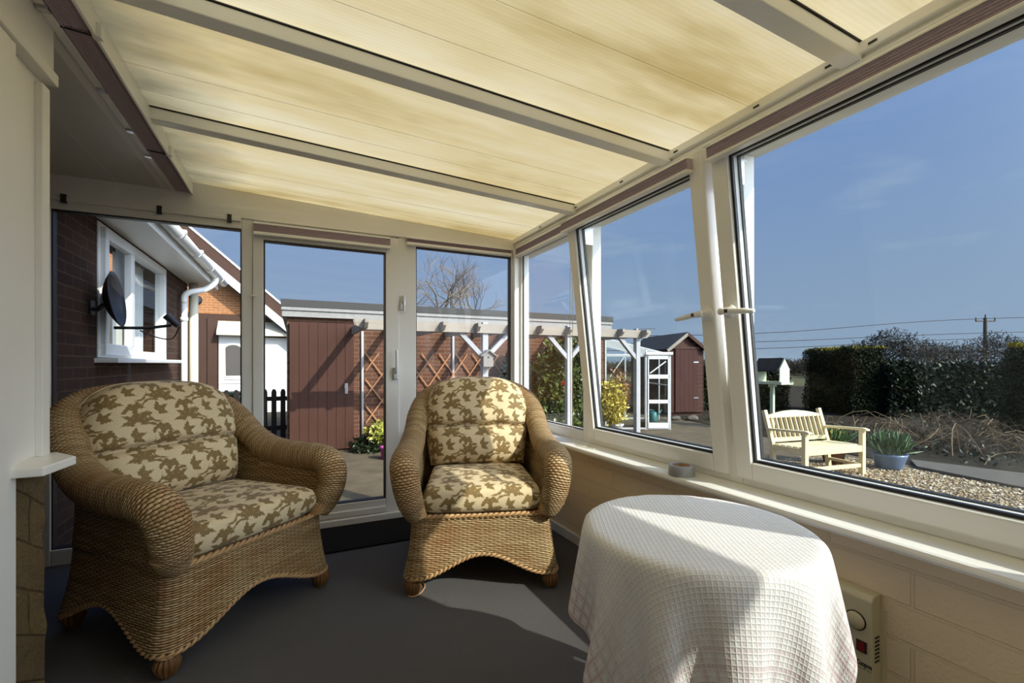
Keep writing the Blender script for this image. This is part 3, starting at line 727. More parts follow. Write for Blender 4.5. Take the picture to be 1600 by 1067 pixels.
def make_chair(name, label):
    t = thing(name, label, 'armchair', group='matching wicker armchairs')
    N = 240; hw = .350; yf, yb = -.365, .40
    rail = plan(hw, yf, yb, .05, .20, N); low = plan(hw+.035, yf-.025, yb+.03, .06, .20, N)
    zr = .392
    # feet corners
    corners = [(hw, yf), (hw-.02, yb-.02), (-hw+.02, yb-.02), (-hw, yf)]
    ci = [int(np.argmin((rail[:, 0]-a)**2+(rail[:, 1]-b)**2)) for a, b in corners]
    zb = np.zeros(N)
    segs = [(ci[3], ci[0]+N, .105), (ci[0], ci[1], .11), (ci[1], ci[2], .08), (ci[2], ci[3], .11)]
    for a, b, h in segs:
        for i in range(a, b+1):
            q = (i-a)/(b-a); q = min(1, max(0, (q-.07)/.86)); zb[i % N] = .088+h*(.5-.5*math.cos(2*PI*q))**.85
    R = 22; A = []; UV = []
    seg = np.r_[0, np.cumsum(np.linalg.norm(np.diff(rail, axis=0), axis=1))]
    for k in range(R+1):
        f = k/R; row = []; ur = []
        for i in range(N):
            z = zb[i]+(zr-zb[i])*f; g = max(0, (zr-z)/.30)**1.8
            p = rail[i]*(1-g)+low[i]*g; row.append((p[0], p[1], z)); ur.append((seg[i], z))
        A.append(row); UV.append(ur)
    b = MB(); b.grid(A, UV, close_u=True)
    b.box(-hw+.03, hw-.03, yf+.03, yb-.08, zr-.03, zr-.012)
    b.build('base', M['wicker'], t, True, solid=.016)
    fr = MB(); i0 = ci[3]-4; path = [tuple(rail[i % N][:2])+(zr-.006,) for i in range(i0, ci[0]+N+5)]
    P = np.array(path); P[:, 1] -= .006*(P[:, 1] < yf+.05); rope(fr, P, .0085, .055, 2)
    fr.build('front_rail', M['braid'], t, True)
    lb = MB(); P = np.array([(low[i][0]*1.0, low[i][1], zb[i]) for i in range(N)])
    g = np.clip((zr-zb)/.30, 0, 1)**1.8; P[:, :2] = rail[:, :2]*(1-g)[:, None]+low[:, :2]*g[:, None]
    rope(lb, P, .0075, .05, 2, True); lb.build('lower_braid', M['braid'], t, True)
    for i in ci:
        x, y = low[i][0]*.955, low[i][1]*.955
        m = MB().lathe([(0,.001),(.020,.001),(.026,.008),(.037,.032),(.040,.048),(.035,.064),(.027,.074),(.027,.080)], (x, y, 0), 70, 14, .10)
        ft = m.build('leg', M['rattan_foot'], t, True)
        w = MB()
        for z in (.077, .083, .089): w.tube([(x+.028*math.cos(a), y+.028*math.sin(a), z) for a in np.linspace(0, 2*PI, 20, endpoint=False)], .0042, 6, True)
        w.build('binding', M['braid'], ft, True)
    # rolled arm and wing: one swept roll from rail over the arm, up and round the back
    half = [(.330,-.370,.395,.048),(.348,-.394,.45,.060),(.366,-.412,.52,.066),(.378,-.408,.588,.0700),(.388,-.368,.636,.0715),(.393,-.29,.652,.0715),(.395,-.17,.654,.0715),
            (.395,-.05,.660,.0710),(.388,.07,.685,.0705),(.382,.18,.745,.066),(.366,.275,.825,.072),(.330,.36,.905,.068),(.24,.425,.968,.062),(.12,.455,.992,.059),(0,.462,.998,.058)]
    full = half+[(-x,y,z,r) for x,y,z,r in half[-2::-1]]
    C = crom(full, 190); a = MB(); n = 30
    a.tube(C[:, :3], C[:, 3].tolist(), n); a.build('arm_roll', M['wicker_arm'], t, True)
    for sx in (1, -1):
        cf = MB()
        for k in range(7):
            z = .396+k*.0078; q = C[0] + (C[12]-C[0])*(k*.0078/.1)
            r = .0495+.012*k/7
            cf.tube([(sx*q[0]+r*math.cos(w), q[1]+r*math.sin(w)*1.0, z) for w in np.linspace(0, 2*PI, 22, endpoint=False)], .0046, 6, True)
        cf.build('cuff', M['braid'], t, True)
    # side and back panels between base and roll
    k0 = 10; top = C[k0:-k0, :3]; i0 = ci[0]+1; bot = np.array([rail[i] for i in range(i0, ci[3])]); bot[:, 2] = zr-.01
    bot = resamp(bot, 120); top = resamp(top, 120)
    A = []; UV = []; sg = np.r_[0, np.cumsum(np.linalg.norm(np.diff(bot, axis=0), axis=1))]
    for k in range(15):
        f = k/14; bul = .022*math.sin(PI*f)
        row = bot*(1-f)+top*f
        nr = row.copy(); nr[:, 2] = 0; nr[:, 1] -= .0; nr /= np.linalg.norm(nr, axis=1)[:, None]+1e-6
        row = row-nr*bul; A.append([tuple(p) for p in row]); UV.append([(sg[i], row[i][2]) for i in range(120)])
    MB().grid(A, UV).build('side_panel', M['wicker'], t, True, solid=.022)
    # seat cushion
    nb, na = 34, 40; A = []
    def sc(f, up):
        row = []
        for i in range(na+1):
            a_ = -1+2*i/na; b_ = f
            pw = max(0, (1-abs(a_)**20)*(1-abs(b_)**20))**.5
            x = (.302-.018*(b_+1)/2)*a_; y = -.105+.285*b_+.0*a_
            y -= .018*(1-a_*a_)*(b_ < 0)*(-b_)
            crown = .022*(1-a_*a_)*(1-b_*b_)
            z = .470+(.060*pw+crown if up else -.070*pw)
            row.append((x, y, z))
        return row
    fs = [-math.cos(PI*k/nb) for k in range(nb+1)]
    A = [sc(f, False) for f in fs[::-1]][8:] + [sc(f, True) for f in fs[1:]]
    c = MB().grid(A, cushion_uv(A)); sct = c.build('seat_cushion', M['fabric'], t, True)
    # back cushion, leaning
    na, nb = 44, 44; Hc = .565
    def bc(a_, b_, front):
        w = .285+.045*math.sin(PI*min(1, b_*1.15)*.62)
        pw = max(0, (1-abs(a_)**7)*(1-abs(2*b_-1)**9))**.5
        x = w*a_*(1-.10*max(0, b_-.70)/.30*abs(a_)**2); zl = Hc*b_*(1-.17*abs(a_)**3.2*b_**2)
        th = .098*pw+.020*(1-a_*a_)*math.sin(PI*b_) if front else -.058*pw
        if front:
            th -= .042*math.exp(-((b_-.43)/.026)**2)*pw
            th += .014*math.sin(PI*min(1, b_/.43))*(1-a_*a_) if b_ < .43 else .016*math.sin(PI*(b_-.43)/.57)*(1-a_*a_)
        lean = math.radians(17)
        y = .205-th; z = zl
        return (x, y*1+math.sin(lean)*z-.012, .518+math.cos(lean)*z+th*.22)
    xs = [-math.cos(PI*k/na) for k in range(na+1)]; bs = [.5-.5*math.cos(PI*k/nb) for k in range(nb+1)]
    bs = sorted(set(bs+[.38,.40,.415,.43,.445,.46,.48]))
    F = [[bc(x, q, True) for x in xs] for q in bs]; K = [[bc(x, q, False) for x in xs] for q in bs]
    c = MB(); c.grid(F, cushion_uv(F)); c.grid(K, cushion_uv(K), flip=True)
    bk = c.build('back_cushion', M['fabric'], t, True, fix=False)
    lp = [bc(-1, q, True) for q in bs]+[bc(x, 1, True) for x in xs[1:]]+[bc(1, q, True) for q in bs[::-1]]
    MB().tube(lp, .0048, 6).build('piping', M['piping'], bk, True)
    return t
def place(o, fl, fr):
    """front feet positions on the floor, left and right as seen from the front"""
    fl = Vector(fl+(0,)); fr = Vector(fr+(0,)); d = (fr-fl).normalized(); mid = (fl+fr)/2
    back = Vector((-d.y, d.x, 0))
    o.location = mid + back*.375; o.rotation_euler = (0, 0, math.atan2(d.y, d.x))
ch = make_chair('wicker_armchair', 'wicker armchair with leaf-patterned cushions in the corner, its face half in sunlight')
place(ch, (.508, 2.24), (1.195, 2.01))
c2 = copy_tree(ch); c2['label'] = 'wicker armchair with leaf-patterned cushions beside the stone pillar, turned towards the round table'
place(c2, (-.412, 2.045), (.125, 2.535)); c2.scale = (1.055, 1, 1)

# ------------------------------------------------------------------ round table and cloth
TX, TY, TR, TZ = 1.005, .92, .299, .698
tb = thing('round_table', 'small round table hidden under a white seersucker cloth', 'table', (TX, TY, 0))
MB().lathe([(0,TZ-.028),(TR-.01,TZ-.028),(TR,TZ-.02),(TR,TZ-.008),(TR-.008,TZ),(0,TZ)], n=64).build('table_top', M['rattan_foot'], tb, True)
for k in range(4):
    a = PI/4+k*PI/2; MB().tube([(.20*math.cos(a), .20*math.sin(a), TZ-.028), (.235*math.cos(a), .235*math.sin(a), .001)], [.02,.014], 12).build('leg', M['rattan_foot'], tb, True)
def drape(n=45, side=1.02, cx=-.03, cy=-.05, steps=200, iters=28, shear=.08, bend=.045, b4=.003):
    """lets a square of cloth fall over the table top: a small mass-and-link simulation"""
    h = side/(n-1); g = np.linspace(-side/2, side/2, n); PX, PY = np.meshgrid(g, g, indexing='ij'); UV = np.stack([PX, PY], 2)
    an = math.radians(-30); X = np.zeros((n, n, 3)); X[..., 0] = math.cos(an)*(PX+cx)-math.sin(an)*(PY+cy); X[..., 1] = math.sin(an)*(PX+cx)+math.cos(an)*(PY+cy)
    X[..., 2] = TZ+.004+.004*np.sin(19*PX+7*PY)*np.sin(13*PY-5*PX); r0 = TR+.012; dt = .012; X = X.reshape(-1, 3); V = np.zeros_like(X)
    groups = []
    for di, dj, k in ((1,0,1.),(0,1,1.),(1,1,shear),(1,-1,shear),(2,0,bend),(0,2,bend),(4,0,b4),(0,4,b4),(3,3,b4/2),(3,-3,b4/2)):
        I, J = np.meshgrid(np.arange(n-di), np.arange(max(0, -dj), n-max(0, dj)), indexing='ij'); I = I.ravel(); J = J.ravel()
        c = ((I//max(di, 1)) % 2 if di else (J//abs(dj)) % 2)
        for q in (0, 1):
            m = c == q; groups.append((I[m]*n+J[m], (I[m]+di)*n+J[m]+dj, h*math.hypot(di, dj), k))
    for it in range(steps):
        V[:, 2] -= 9.8*dt; V *= .985; P = X+V*dt
        for _ in range(iters):
            for a, b, L, k in groups:
                d = P[b]-P[a]; l = np.sqrt((d*d).sum(1))+1e-9; d *= ((l-L)/l*.5*k)[:, None]; P[a] += d; P[b] -= d
            r = np.hypot(P[:, 0], P[:, 1]); ed = .012; e = np.clip((r-(r0-ed))/ed, 0, 1); zt = TZ+.0035-ed*(1-np.sqrt(np.clip(1-e*e, 0, 1)))
            ins = (r < r0) & (P[:, 2] < zt) & (P[:, 2] > TZ-.03); P[:, 2] = np.where(ins, zt, P[:, 2])
            sd_ = (r < r0+.001) & (P[:, 2] <= TZ-.0085); f = np.where(sd_, (r0+.001)/np.maximum(r, 1e-6), 1); P[:, 0] *= f; P[:, 1] *= f
        V = (P-X)/dt; top = (P[:, 2] > TZ-.004) & (np.hypot(P[:, 0], P[:, 1]) < r0); V[top] *= .2
        sp = np.linalg.norm(V, axis=1, keepdims=True); V *= np.minimum(1, 2/np.maximum(sp, 1e-6)); X = P
    r = np.hypot(X[:, 0], X[:, 1]); k = np.where(r > r0, (r0+(r-r0)*.54)/np.maximum(r, 1e-6), 1); X[:, :2] *= k[:, None]      # the stiff weave hangs closer to the table
    return X.reshape(n, n, 3), UV
X, UV = drape()
cl = MB().grid([[tuple(p) for p in r] for r in X], [[tuple(p) for p in r] for r in UV]).build('tablecloth', M['cloth'], None, True, solid=.0016, subd=2)
cl.location = (TX, TY, 0)
tag(cl, 'white seersucker cloth with faint pink checks draped over the round table', 'tablecloth')

# ------------------------------------------------------------------ heater, tape, mat
ht = thing('wall_heater', 'slim cream electric heater on the brick wall behind the round table', 'heater', (1.62, .765, 0))
b = MB(); b.prism([(-.055,0),(-.055,.385),(-.045,.40),(-.005,.402),(-.005,0)], 1, 0, .62); o = b.build('case', M['heater'], ht, bevel=.004); o.location = (0,0,.045)
for v in o.data.vertices: pass
MB().box(-.008, 0, -.012, .63, .10, .40).build('wall_bracket', M['heater'], ht, bevel=.003)
dl = MB().lathe([(0,0),(.026,0),(.026,.006),(.021,.012),(0,.013)], n=28).build('dial', M['heater'], ht, True)
dl.location = (-.055, .045, .357); dl.rotation_euler = (0, -PI/2, 0)
d2 = MB(); d2.tube([(.028*math.cos(a), .028*math.sin(a), .001) for a in np.linspace(0, 2*PI, 28, endpoint=False)], .0016, 6, True)
d2.build('dial_ring', M['black'], dl, True)
sw = MB().box(-.059, -.054, .014, .042, .268, .302).build('rocker_switch', M['rubber'], ht, bevel=.001)
MB().box(-.062, -.058, .018, .038, .272, .298).build('rocker', M['redswitch'], sw, bevel=.001)
v = MB()
for k in range(7): v.box(-.042, -.018, -.0012, .001, .245+k*.012, .251+k*.012)
v.build('side_vent', M['rubber'], ht)
tc_ = bpy.data.curves.new('lettering', 'FONT'); tc_.body = 'Coopers'; tc_.size = .021; tc_.extrude = .0004; tc_.align_x = 'CENTER'; tc_.offset = .0006
to_ = bpy.data.objects.new('text', tc_); COL.objects.link(to_); bpy.context.view_layer.update()
tm_ = bpy.data.meshes.new_from_object(to_.evaluated_get(bpy.context.evaluated_depsgraph_get())); bpy.data.objects.remove(to_)
tx = bpy.data.objects.new('lettering', tm_); COL.objects.link(tx); tm_.materials.clear(); tm_.materials.append(M['black']); tx.parent = ht
tx.scale = (.55, 1, 1); tx.location = (-.0556, .021, .226); tx.rotation_euler = (PI/2, 0, -PI/2)
MB().box(-.0558, -.055, .001, .040, .2175, .2185).build('underline', M['black'], ht)
tp = thing('tape_roll', 'roll of silver tape lying on the white window board', 'tape', (1.588, 1.535, .643))
m = MB(); m.lathe([(.040,0),(.056,0),(.057,.002),(.057,.044),(.056,.046),(.040,.046),(.040,0)], n=40); m.build('tape', M['silver_tape'], tp, True, fix=True)
m = MB(); m.lathe([(.0365,.001),(.0398,.001),(.0398,.045),(.0365,.045),(.0365,.001)], n=40); m.build('core', M['cardboard'], tp, True)
dm = MB(); dm.box(-.28, .74, 2.95, 3.395, .0, .011)
tag(dm.build('doormat', M['mat'], None, bevel=.004), 'black rectangular doormat on the carpet in front of the glazed door', 'doormat')
o = MB().tube(crom([(.50,2.245,.004),(.52,2.22,.005),(.56,2.24,.004),(.60,2.30,.004),(.60,2.36,.004)], 24), .004, 6)
tag(o.build('cane_end', M['braid'], None, True), 'loose end of cane lying on the carpet by a chair foot', 'cane')

# ------------------------------------------------------------------ the garden
GZ = -.35
def flat(name, poly, z0, z1, m, label=None):
    return struct(MB().prism(poly, 2, z0, z1).build(name, m), label)
flat('ground', [(-40,-30),(9.6,-30),(9.6,30),(-40,30)], GZ-.2, GZ, M['concrete'], 'worn concrete patio')
flat('ground_soil', [(8.2,-30),(30,-30),(30,30),(9.4,30),(9.4,9),(8.2,4.2)], GZ-.25, GZ+.012, M['soil'], 'dark garden soil')
flat('ground_field', [(-60,30),(30,30),(30,-60),(320,-60),(320,320),(-60,320)], GZ-.3, GZ-.02, M['field'], 'fields beyond the garden')
flat('ground_gravel', [(4.6,-3),(7.55,-3),(7.72,2.2),(7.95,3.3),(7.9,4.6),(5.0,4.6)], GZ-.1, GZ+.006, M['gravel'], 'golden gravel')
flat('path_slab', [(7.74,-3),(8.75,-3),(8.74,2.5),(8.45,3.62),(7.96,3.34),(7.74,2.2)], GZ-.1, GZ+.045, M['slab'], 'pale stone edging')
def blob(mb, p, r):
    k = [RNG.uniform(.7, 1.3)*r for _ in range(3)]; c, s = math.cos(RNG.uniform(0, 6.3)), 0; s = math.sqrt(max(0, 1-c*c))
    V = []
    for v in ((1,0,0),(-1,0,0),(0,1,0),(0,-1,0),(0,0,.6),(0,0,-.6)):
        x, y, z = v[0]*k[0], v[1]*k[1], v[2]*k[2]; V.append((p[0]+c*x-s*y, p[1]+s*x+c*y, p[2]+z))
    mb.add(V, [(0,2,4),(2,1,4),(1,3,4),(3,0,4),(2,0,5),(1,2,5),(3,1,5),(0,3,5)])
pb = MB()
for i in range(4200):
    y = RNG.uniform(.8, 4.2); x = RNG.uniform(5.4, 7.6+.08*y)
    blob(pb, (x, y, GZ+.012), RNG.uniform(.011, .024))
o = pb.build('gravel', M['pebble'], fix=False); tag(o, 'loose golden gravel stones in front of the cream bench', 'gravel', kind='stuff')

def leaves(name, pts, size, m, parent=None, asp=.5, droop=.2, nrm=None, up=None):
    """one mesh of folded leaves at pts"""
    n = len(pts); P = np.asarray(pts, float)
    d = RNG.normal(size=(n, 3)); 
    if up is not None: d = d*up[0]+np.array([0,0,1.])*up[1]
    d[:, 2] -= droop; d /= np.linalg.norm(d, axis=1)[:, None]
    q = RNG.normal(size=(n, 3))
    if nrm is not None: q = q*.5+nrm
    s = np.cross(d, q); s /= np.linalg.norm(s, axis=1)[:, None]+1e-9; k = np.cross(s, d)
    L = (size*RNG.uniform(.6, 1.35, n))[:, None]; w = L*asp/2
    V = np.stack([P, P+d*L*.5+s*w+k*L*.08, P+d*L, P+d*L*.5-s*w+k*L*.08], 1).reshape(-1, 3)
    me = bpy.data.meshes.new(name); me.vertices.add(4*n); me.vertices.foreach_set('co', V.ravel())
    i = np.arange(n)*4; F = np.concatenate([np.stack([i, i+1, i+2], 1), np.stack([i, i+2, i+3], 1)], 1).ravel()
    me.loops.add(6*n); me.loops.foreach_set('vertex_index', F.astype(np.int32))
    me.polygons.add(2*n); me.polygons.foreach_set('loop_start', np.arange(2*n, dtype=np.int32)*3)
    me.update(calc_edges=True); me.validate(); me.materials.append(m)
    o = bpy.data.objects.new(name, me); COL.objects.link(o)
    if parent: o.parent = parent
    return o
def ell(n, c, r, shell=.55):
    d = RNG.normal(size=(n, 3)); d /= np.linalg.norm(d, axis=1)[:, None]
    k = RNG.uniform(shell**3, 1, n)**(1/3); lump = 1+.13*np.sin(d[:, 0]*7+c[0])*np.sin(d[:, 2]*6+1)+.08*np.sin(d[:, 1]*11)
    return np.array(c)+d*(k*lump)[:, None]*np.array(r)
def stems(mb, base, n, h, spread, r=.008):
    for i in range(n):
        a = RNG.uniform(0, 2*PI); s = RNG.uniform(.2, 1)*spread
        mb.tube(crom([base, (base[0]+.35*s*math.cos(a), base[1]+.35*s*math.sin(a), base[2]+h*.5), (base[0]+s*math.cos(a), base[1]+s*math.sin(a), base[2]+h*RNG.uniform(.8, 1))], 6), [r, r, r*.9, r*.8, r*.7, r*.5], 5)
    return mb
def hedge(name, label, p0, p1, thick, h, m, n, leaf, core, tip=None, cat='hedge'):
    """hedge wall along p0-p1, growing to the far side by thick"""
    t = thing(name, label, cat, (p0[0], p0[1], GZ)); a = Vector((p1[0]-p0[0], p1[1]-p0[1], 0)); L = a.length; a /= L
    b = Vector((-a.y, a.x, 0));
    if b.x < 0: b = -b
    rot = math.atan2(a.y, a.x); t.rotation_euler = (0, 0, rot); sy = 1 if Vector((-a.y, a.x, 0)).dot(b) > 0 else -1
    cm = MB(); y0, y1 = (.12, thick-.12) if sy > 0 else (-thick+.12, -.12)
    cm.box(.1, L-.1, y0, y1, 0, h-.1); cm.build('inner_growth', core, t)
    pts = []
    A = [(L*h, 0), (L*thick, 1), (thick*h, 2), (thick*h, 3), (L*h*.35, 4)]; tot = sum(x for x, _ in A)
    for ar, k in A:
        c = int(n*ar/tot); u = RNG.uniform(0, 1, c); v = RNG.uniform(0, 1, c); dd = np.abs(RNG.normal(0, .05, c))
        if k == 0: q = np.stack([u*L, dd, v*h], 1)
        elif k == 1: q = np.stack([u*L, v*thick, h-dd+.03*np.sin(u*L*5)], 1)
        elif k == 2: q = np.stack([dd, u*thick, v*h], 1)
        elif k == 3: q = np.stack([L-dd, u*thick, v*h], 1)
        else: q = np.stack([u*L, thick-dd, v*h], 1)
        q[:, 1] *= sy; pts.append(q)
    P = np.concatenate(pts); P += .05*np.sin(P[:, [1,2,0]]*4.3)
    leaves('foliage', P, leaf, m, t)
    if tip:
        u = RNG.uniform(0, L, 2500); v = RNG.uniform(0, thick, 2500)
        leaves('top_growth', np.stack([u, sy*v, np.full(2500, h)+RNG.normal(0, .02, 2500)], 1), leaf, tip, t, up=(.5,1), droop=0)
    return t
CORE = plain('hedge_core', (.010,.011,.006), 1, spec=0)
hedge('conifer_hedge', 'tall clipped dark conifer hedge behind the bench, gold along its top', (14.2,7.4), (15.25,9.45), .95, 1.93, M['conifer'], 22000, .055, CORE, M['conifer_tip'])
hedge('laurel_hedge', 'long lower glossy laurel hedge beyond the bramble patch', (14.75,6.75), (19.2,3.5), .9, 1.47, M['laurel'], 16000, .12, CORE)
hedge('garden_hedge', 'low hedge between the shed and the tall conifer hedge', (11.4,10.5), (14.3,9.3), .8, 1.36, M['laurel'], 9000, .09, CORE)
t = thing('conifer_column', 'dark upright conifer at the far edge of the bramble patch with gold tips', 'conifer', (11.9,3.25,GZ))
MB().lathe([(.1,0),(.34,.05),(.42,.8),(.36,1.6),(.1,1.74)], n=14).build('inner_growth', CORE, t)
P = []
for i in range(7000):
    a = RNG.uniform(0, 2*PI); z = RNG.uniform(0, 1.8); r = .46*(1-.25*(z/1.8)**3)+RNG.normal(0, .02); P.append((r*math.cos(a), r*math.sin(a), z))
leaves('foliage', P, .055, M['conifer'], t)
a = RNG.uniform(0, 2*PI, 900); r = .36*np.sqrt(RNG.uniform(0, 1, 900)); leaves('top_growth', np.stack([r*np.cos(a), r*np.sin(a), 1.80+RNG.normal(0, .02, 900)], 1), .06, M['conifer_tip'], t, up=(.5,1), droop=0)

# brambles and dry stems, beyond counting
br = MB()
for i in range(620):
    u, w = RNG.uniform(0, 1), RNG.uniform(0, 1); c = np.array([9.2+3.6*u+1.2*w, 5.3-.4*u-3.2*w, GZ])
    a = RNG.uniform(0, 2*PI); L = RNG.uniform(.3, 1.3); h = RNG.uniform(.05, .55)
    d = np.array([math.cos(a), math.sin(a), 0])
    br.tube(crom([c, c+d*L*.4+(0,0,h), c+d*L*.8+(0,0,h*.8), c+d*L+(RNG.normal(0,.1),RNG.normal(0,.1),h*RNG.uniform(0,.6))], 7), RNG.uniform(.003,.0075), 4, cap=False)
tag(br.build('brambles', M['dry'], fix=False), 'tangle of dry bramble stems in front of the dark hedges', 'brambles', kind='stuff')
pp = np.stack([RNG.uniform(9.0, 13.5, 1500), RNG.uniform(2.0, 5.6, 1500), GZ+np.abs(RNG.normal(0, .12, 1500))], 1)
tag(leaves('undergrowth', pp, .09, M['dark_leaf']), 'low dark weeds growing among the bramble stems', 'weeds', kind='stuff')

# bench
bn = thing('garden_bench', 'cream painted slatted wooden bench standing on the gravel', 'bench', (5.87,3.64,GZ), math.atan2(-.149,1.056))
BL, BD = 1.075, .47
for x in (.03, BL-.03):
    MB().box(x-.03, x+.03, -.028, .028, 0, .60).build('leg', M['bench'], bn, bevel=.004)
    m = MB().bar((x, BD, 0), (x, BD+.03, .42), .055, .055).bar((x, BD+.03, .41), (x, BD+.16, .84), .055, .05); m.build('leg', M['bench'], bn, bevel=.004)
    m = MB(); m.prism([(-.085,.600),(-.075,.622),(-.03,.636),(BD+.08,.60),(BD+.08,.57),(-.03,.602)], 0, x-.035, x+.035); m.build('armrest', M['bench'], bn, bevel=.008)
    MB().bar((x, 0, .36), (x, BD, .35), .03, .07).bar((x, .02, .13), (x, BD, .13), .03, .04).build('side_rail', M['bench'], bn)
MB().box(.06, BL-.06, -.024, .012, .315, .40).build('front_rail', M['bench'], bn, bevel=.004)
MB().box(.06, BL-.06, -.012, .020, .105, .155).build('stretcher', M['bench'], bn, bevel=.003)
for k in range(5): MB().box(.04, BL-.04, .02+k*.092, .095+k*.092, .392-.004*k, .412-.004*k).build('seat_slat', M['bench'], bn, bevel=.003)
def bk(z): return BD+.03+(z-.42)*.31
m = MB(); A = []
for i in range(21):
    x = .05+(BL-.10)*i/20; z = .765+.062*math.sin(PI*i/20); A.append((x, z))
for i in range(20):
    (x0, z0), (x1, z1) = A[i], A[i+1]
    m.add([(x0,bk(.75)-.02,.735),(x1,bk(.75)-.02,.735),(x1,bk(.75)+.02,.735),(x0,bk(.75)+.02,.735),(x0,bk(z0)-.02,z0),(x1,bk(z1)-.02,z1),(x1,bk(z1)+.02,z1),(x0,bk(z0)+.02,z0)],
          [(3,2,1,0),(4,5,6,7),(0,1,5,4),(2,3,7,6)]+([(3,0,4,7)] if i == 0 else [])+([(1,2,6,5)] if i == 19 else []))
m.build('top_rail', M['bench'], bn)
MB().bar((.05, bk(.44), .44), (BL-.05, bk(.44), .44), .03, .055).build('lower_rail', M['bench'], bn)
for k in range(11):
    x = .105+(BL-.21)*k/10; MB().bar((x, bk(.45), .45), (x, bk(.75), .75), .044, .016, (1,0,0)).build('back_slat', M['bench'], bn)
# pots by the bench
pt = thing('potted_daffodils', 'wide blue glazed planter of narrow daffodil leaves beside the bench', 'planter', (7.63,3.52,GZ))
MB().lathe([(0,0),(.13,0),(.155,.03),(.20,.19),(.215,.225),(.20,.225),(.18,.19),(0,.19)], n=32).build('pot', M['blue_glaze'], pt, True)
a = RNG.uniform(0, 2*PI, 900); r = .17*np.sqrt(RNG.uniform(0, 1, 900)); leaves('leaf_tuft', np.stack([r*np.cos(a), r*np.sin(a), .19+RNG.uniform(0, .1, 900)], 1), .24, M['daff_leaf'], pt, .07, 0, up=(.38,1))
pt = thing('potted_daffodils', 'small brown pot of yellow daffodils behind the bench arm', 'planter', (7.30,4.08,GZ))
MB().lathe([(0,0),(.12,0),(.17,.26),(.185,.27),(.185,.30),(.16,.30),(.15,.26),(0,.26)], n=28).build('pot', M['terracotta'], pt, True)
a = RNG.uniform(0, 2*PI, 420); r = .15*np.sqrt(RNG.uniform(0, 1, 420)); leaves('leaf_tuft', np.stack([r*np.cos(a), r*np.sin(a), .26+RNG.uniform(0, .05, 420)], 1), .24, M['daff_leaf'], pt, .09, 0, up=(.4,1))
for (x, y, z) in ((-.16,-.06,.50),(-.05,-.12,.47),(.03,-.05,.54),(-.11,.05,.44),(.08,-.1,.46)):
    f = MB(); f.tube([(x,y,z-.2),(x,y,z)], .004, 5)
    for k in range(6):
        q = k*PI/3; f.add([(x,y,z),(x+.022*math.cos(q-.4),y-.012,z+.022*math.sin(q-.4)),(x+.042*math.cos(q),y-.006,z+.042*math.sin(q)),(x+.022*math.cos(q+.4),y-.012,z+.022*math.sin(q+.4))], [(0,1,2,3)])
    f.lathe([(.006,0),(.014,.02),(.017,.026)], (x, y-.01, z-.008), 8); f.build('flower', M['yellow_flower'], pt, fix=False)
# bird table
bt = thing('bird_table', 'pale green bird table with a dark pitched roof standing behind the bench', 'bird table', (9.68,6.69,GZ), -1.55)
MB().box(-.035,.035,-.035,.035,0,1.04).build('post', M['pale_green'], bt)
MB().box(-.30,.34,-.20,.20,1.04,1.065).box(-.30,.34,-.21,-.195,1.04,1.10).box(-.30,.34,.195,.21,1.04,1.10).build('tray', M['pale_green'], bt)
for x in (-.27, .27): MB().prism([(-.17,1.065),(.17,1.065),(.17,1.38),(0,1.60),(-.17,1.38)], 0, x-.012, x+.012).build('gable', M['pale_green'], bt)
for s_ in (-1, 1):
    MB().add([(-.33,s_*.215,1.32),(.255,s_*.215,1.32),(.255,0,1.60),(-.33,0,1.60),(-.33,s_*.215,1.345),(.255,s_*.215,1.345),(.255,0,1.625),(-.33,0,1.625)],
             [(3,2,1,0),(4,5,6,7),(0,1,5,4),(1,2,6,5),(2,3,7,6),(3,0,4,7)]).build('roof_slope', M['fence'], bt)
MB().box(-.02,.02,-.12,.12,.98,1.04).build('bracket', M['pale_green'], bt)

# garage range with gate
gw = MB().box(-.13, 6.36, 8.40, 12.5, GZ-.1, 1.93)
struct(gw.build('wall_garage', M['brick_garage']), 'red-brown brick wall of the flat-roofed garage')
struct(MB().box(-.20, 6.46, 8.30, 12.6, 1.925, 2.03).box(-.21, 6.47, 8.275, 12.6, 2.03, 2.085).build('trim_6', M['fascia']), 'flaking grey fascia of the garage')
struct(MB().box(-.22, 6.48, 8.265, 12.6, 2.086, 2.205).build('roof_garage', M['felt']), 'dark felt roof of the garage')
g = thing('garden_gate', 'tall red-brown boarded gate in the garage wall with pergola shadows across it', 'gate', (-.09,8.36,GZ))
m = MB()
for k in range(7): m.box(.0+k*.1443, .141+k*.1443, -.03, .02, .03, 2.19)
m.build('boards', M['gate'], g, bevel=.003)
MB().box(.86,.91,-.045,-.03,.98,1.16).box(.85,.90,-.07,-.045,1.08,1.11).build('latch', M['steel'], g)
for x, lb in ((1.064, 'thin pale conduit on the brick wall next to the gate'), (2.739, 'thin pale conduit on the brick wall behind the trellis middle')):
    o = MB().tube([(x, 8.372, GZ), (x, 8.372, 1.72)], .024, 8).build('wall_conduit', M['postwood'], None, True); tag(o, lb, 'pipe', 'wall conduits')
tr = MB(); x0, x1, z0, z1, st_ = 1.12, 4.05, .10, 1.33, .335
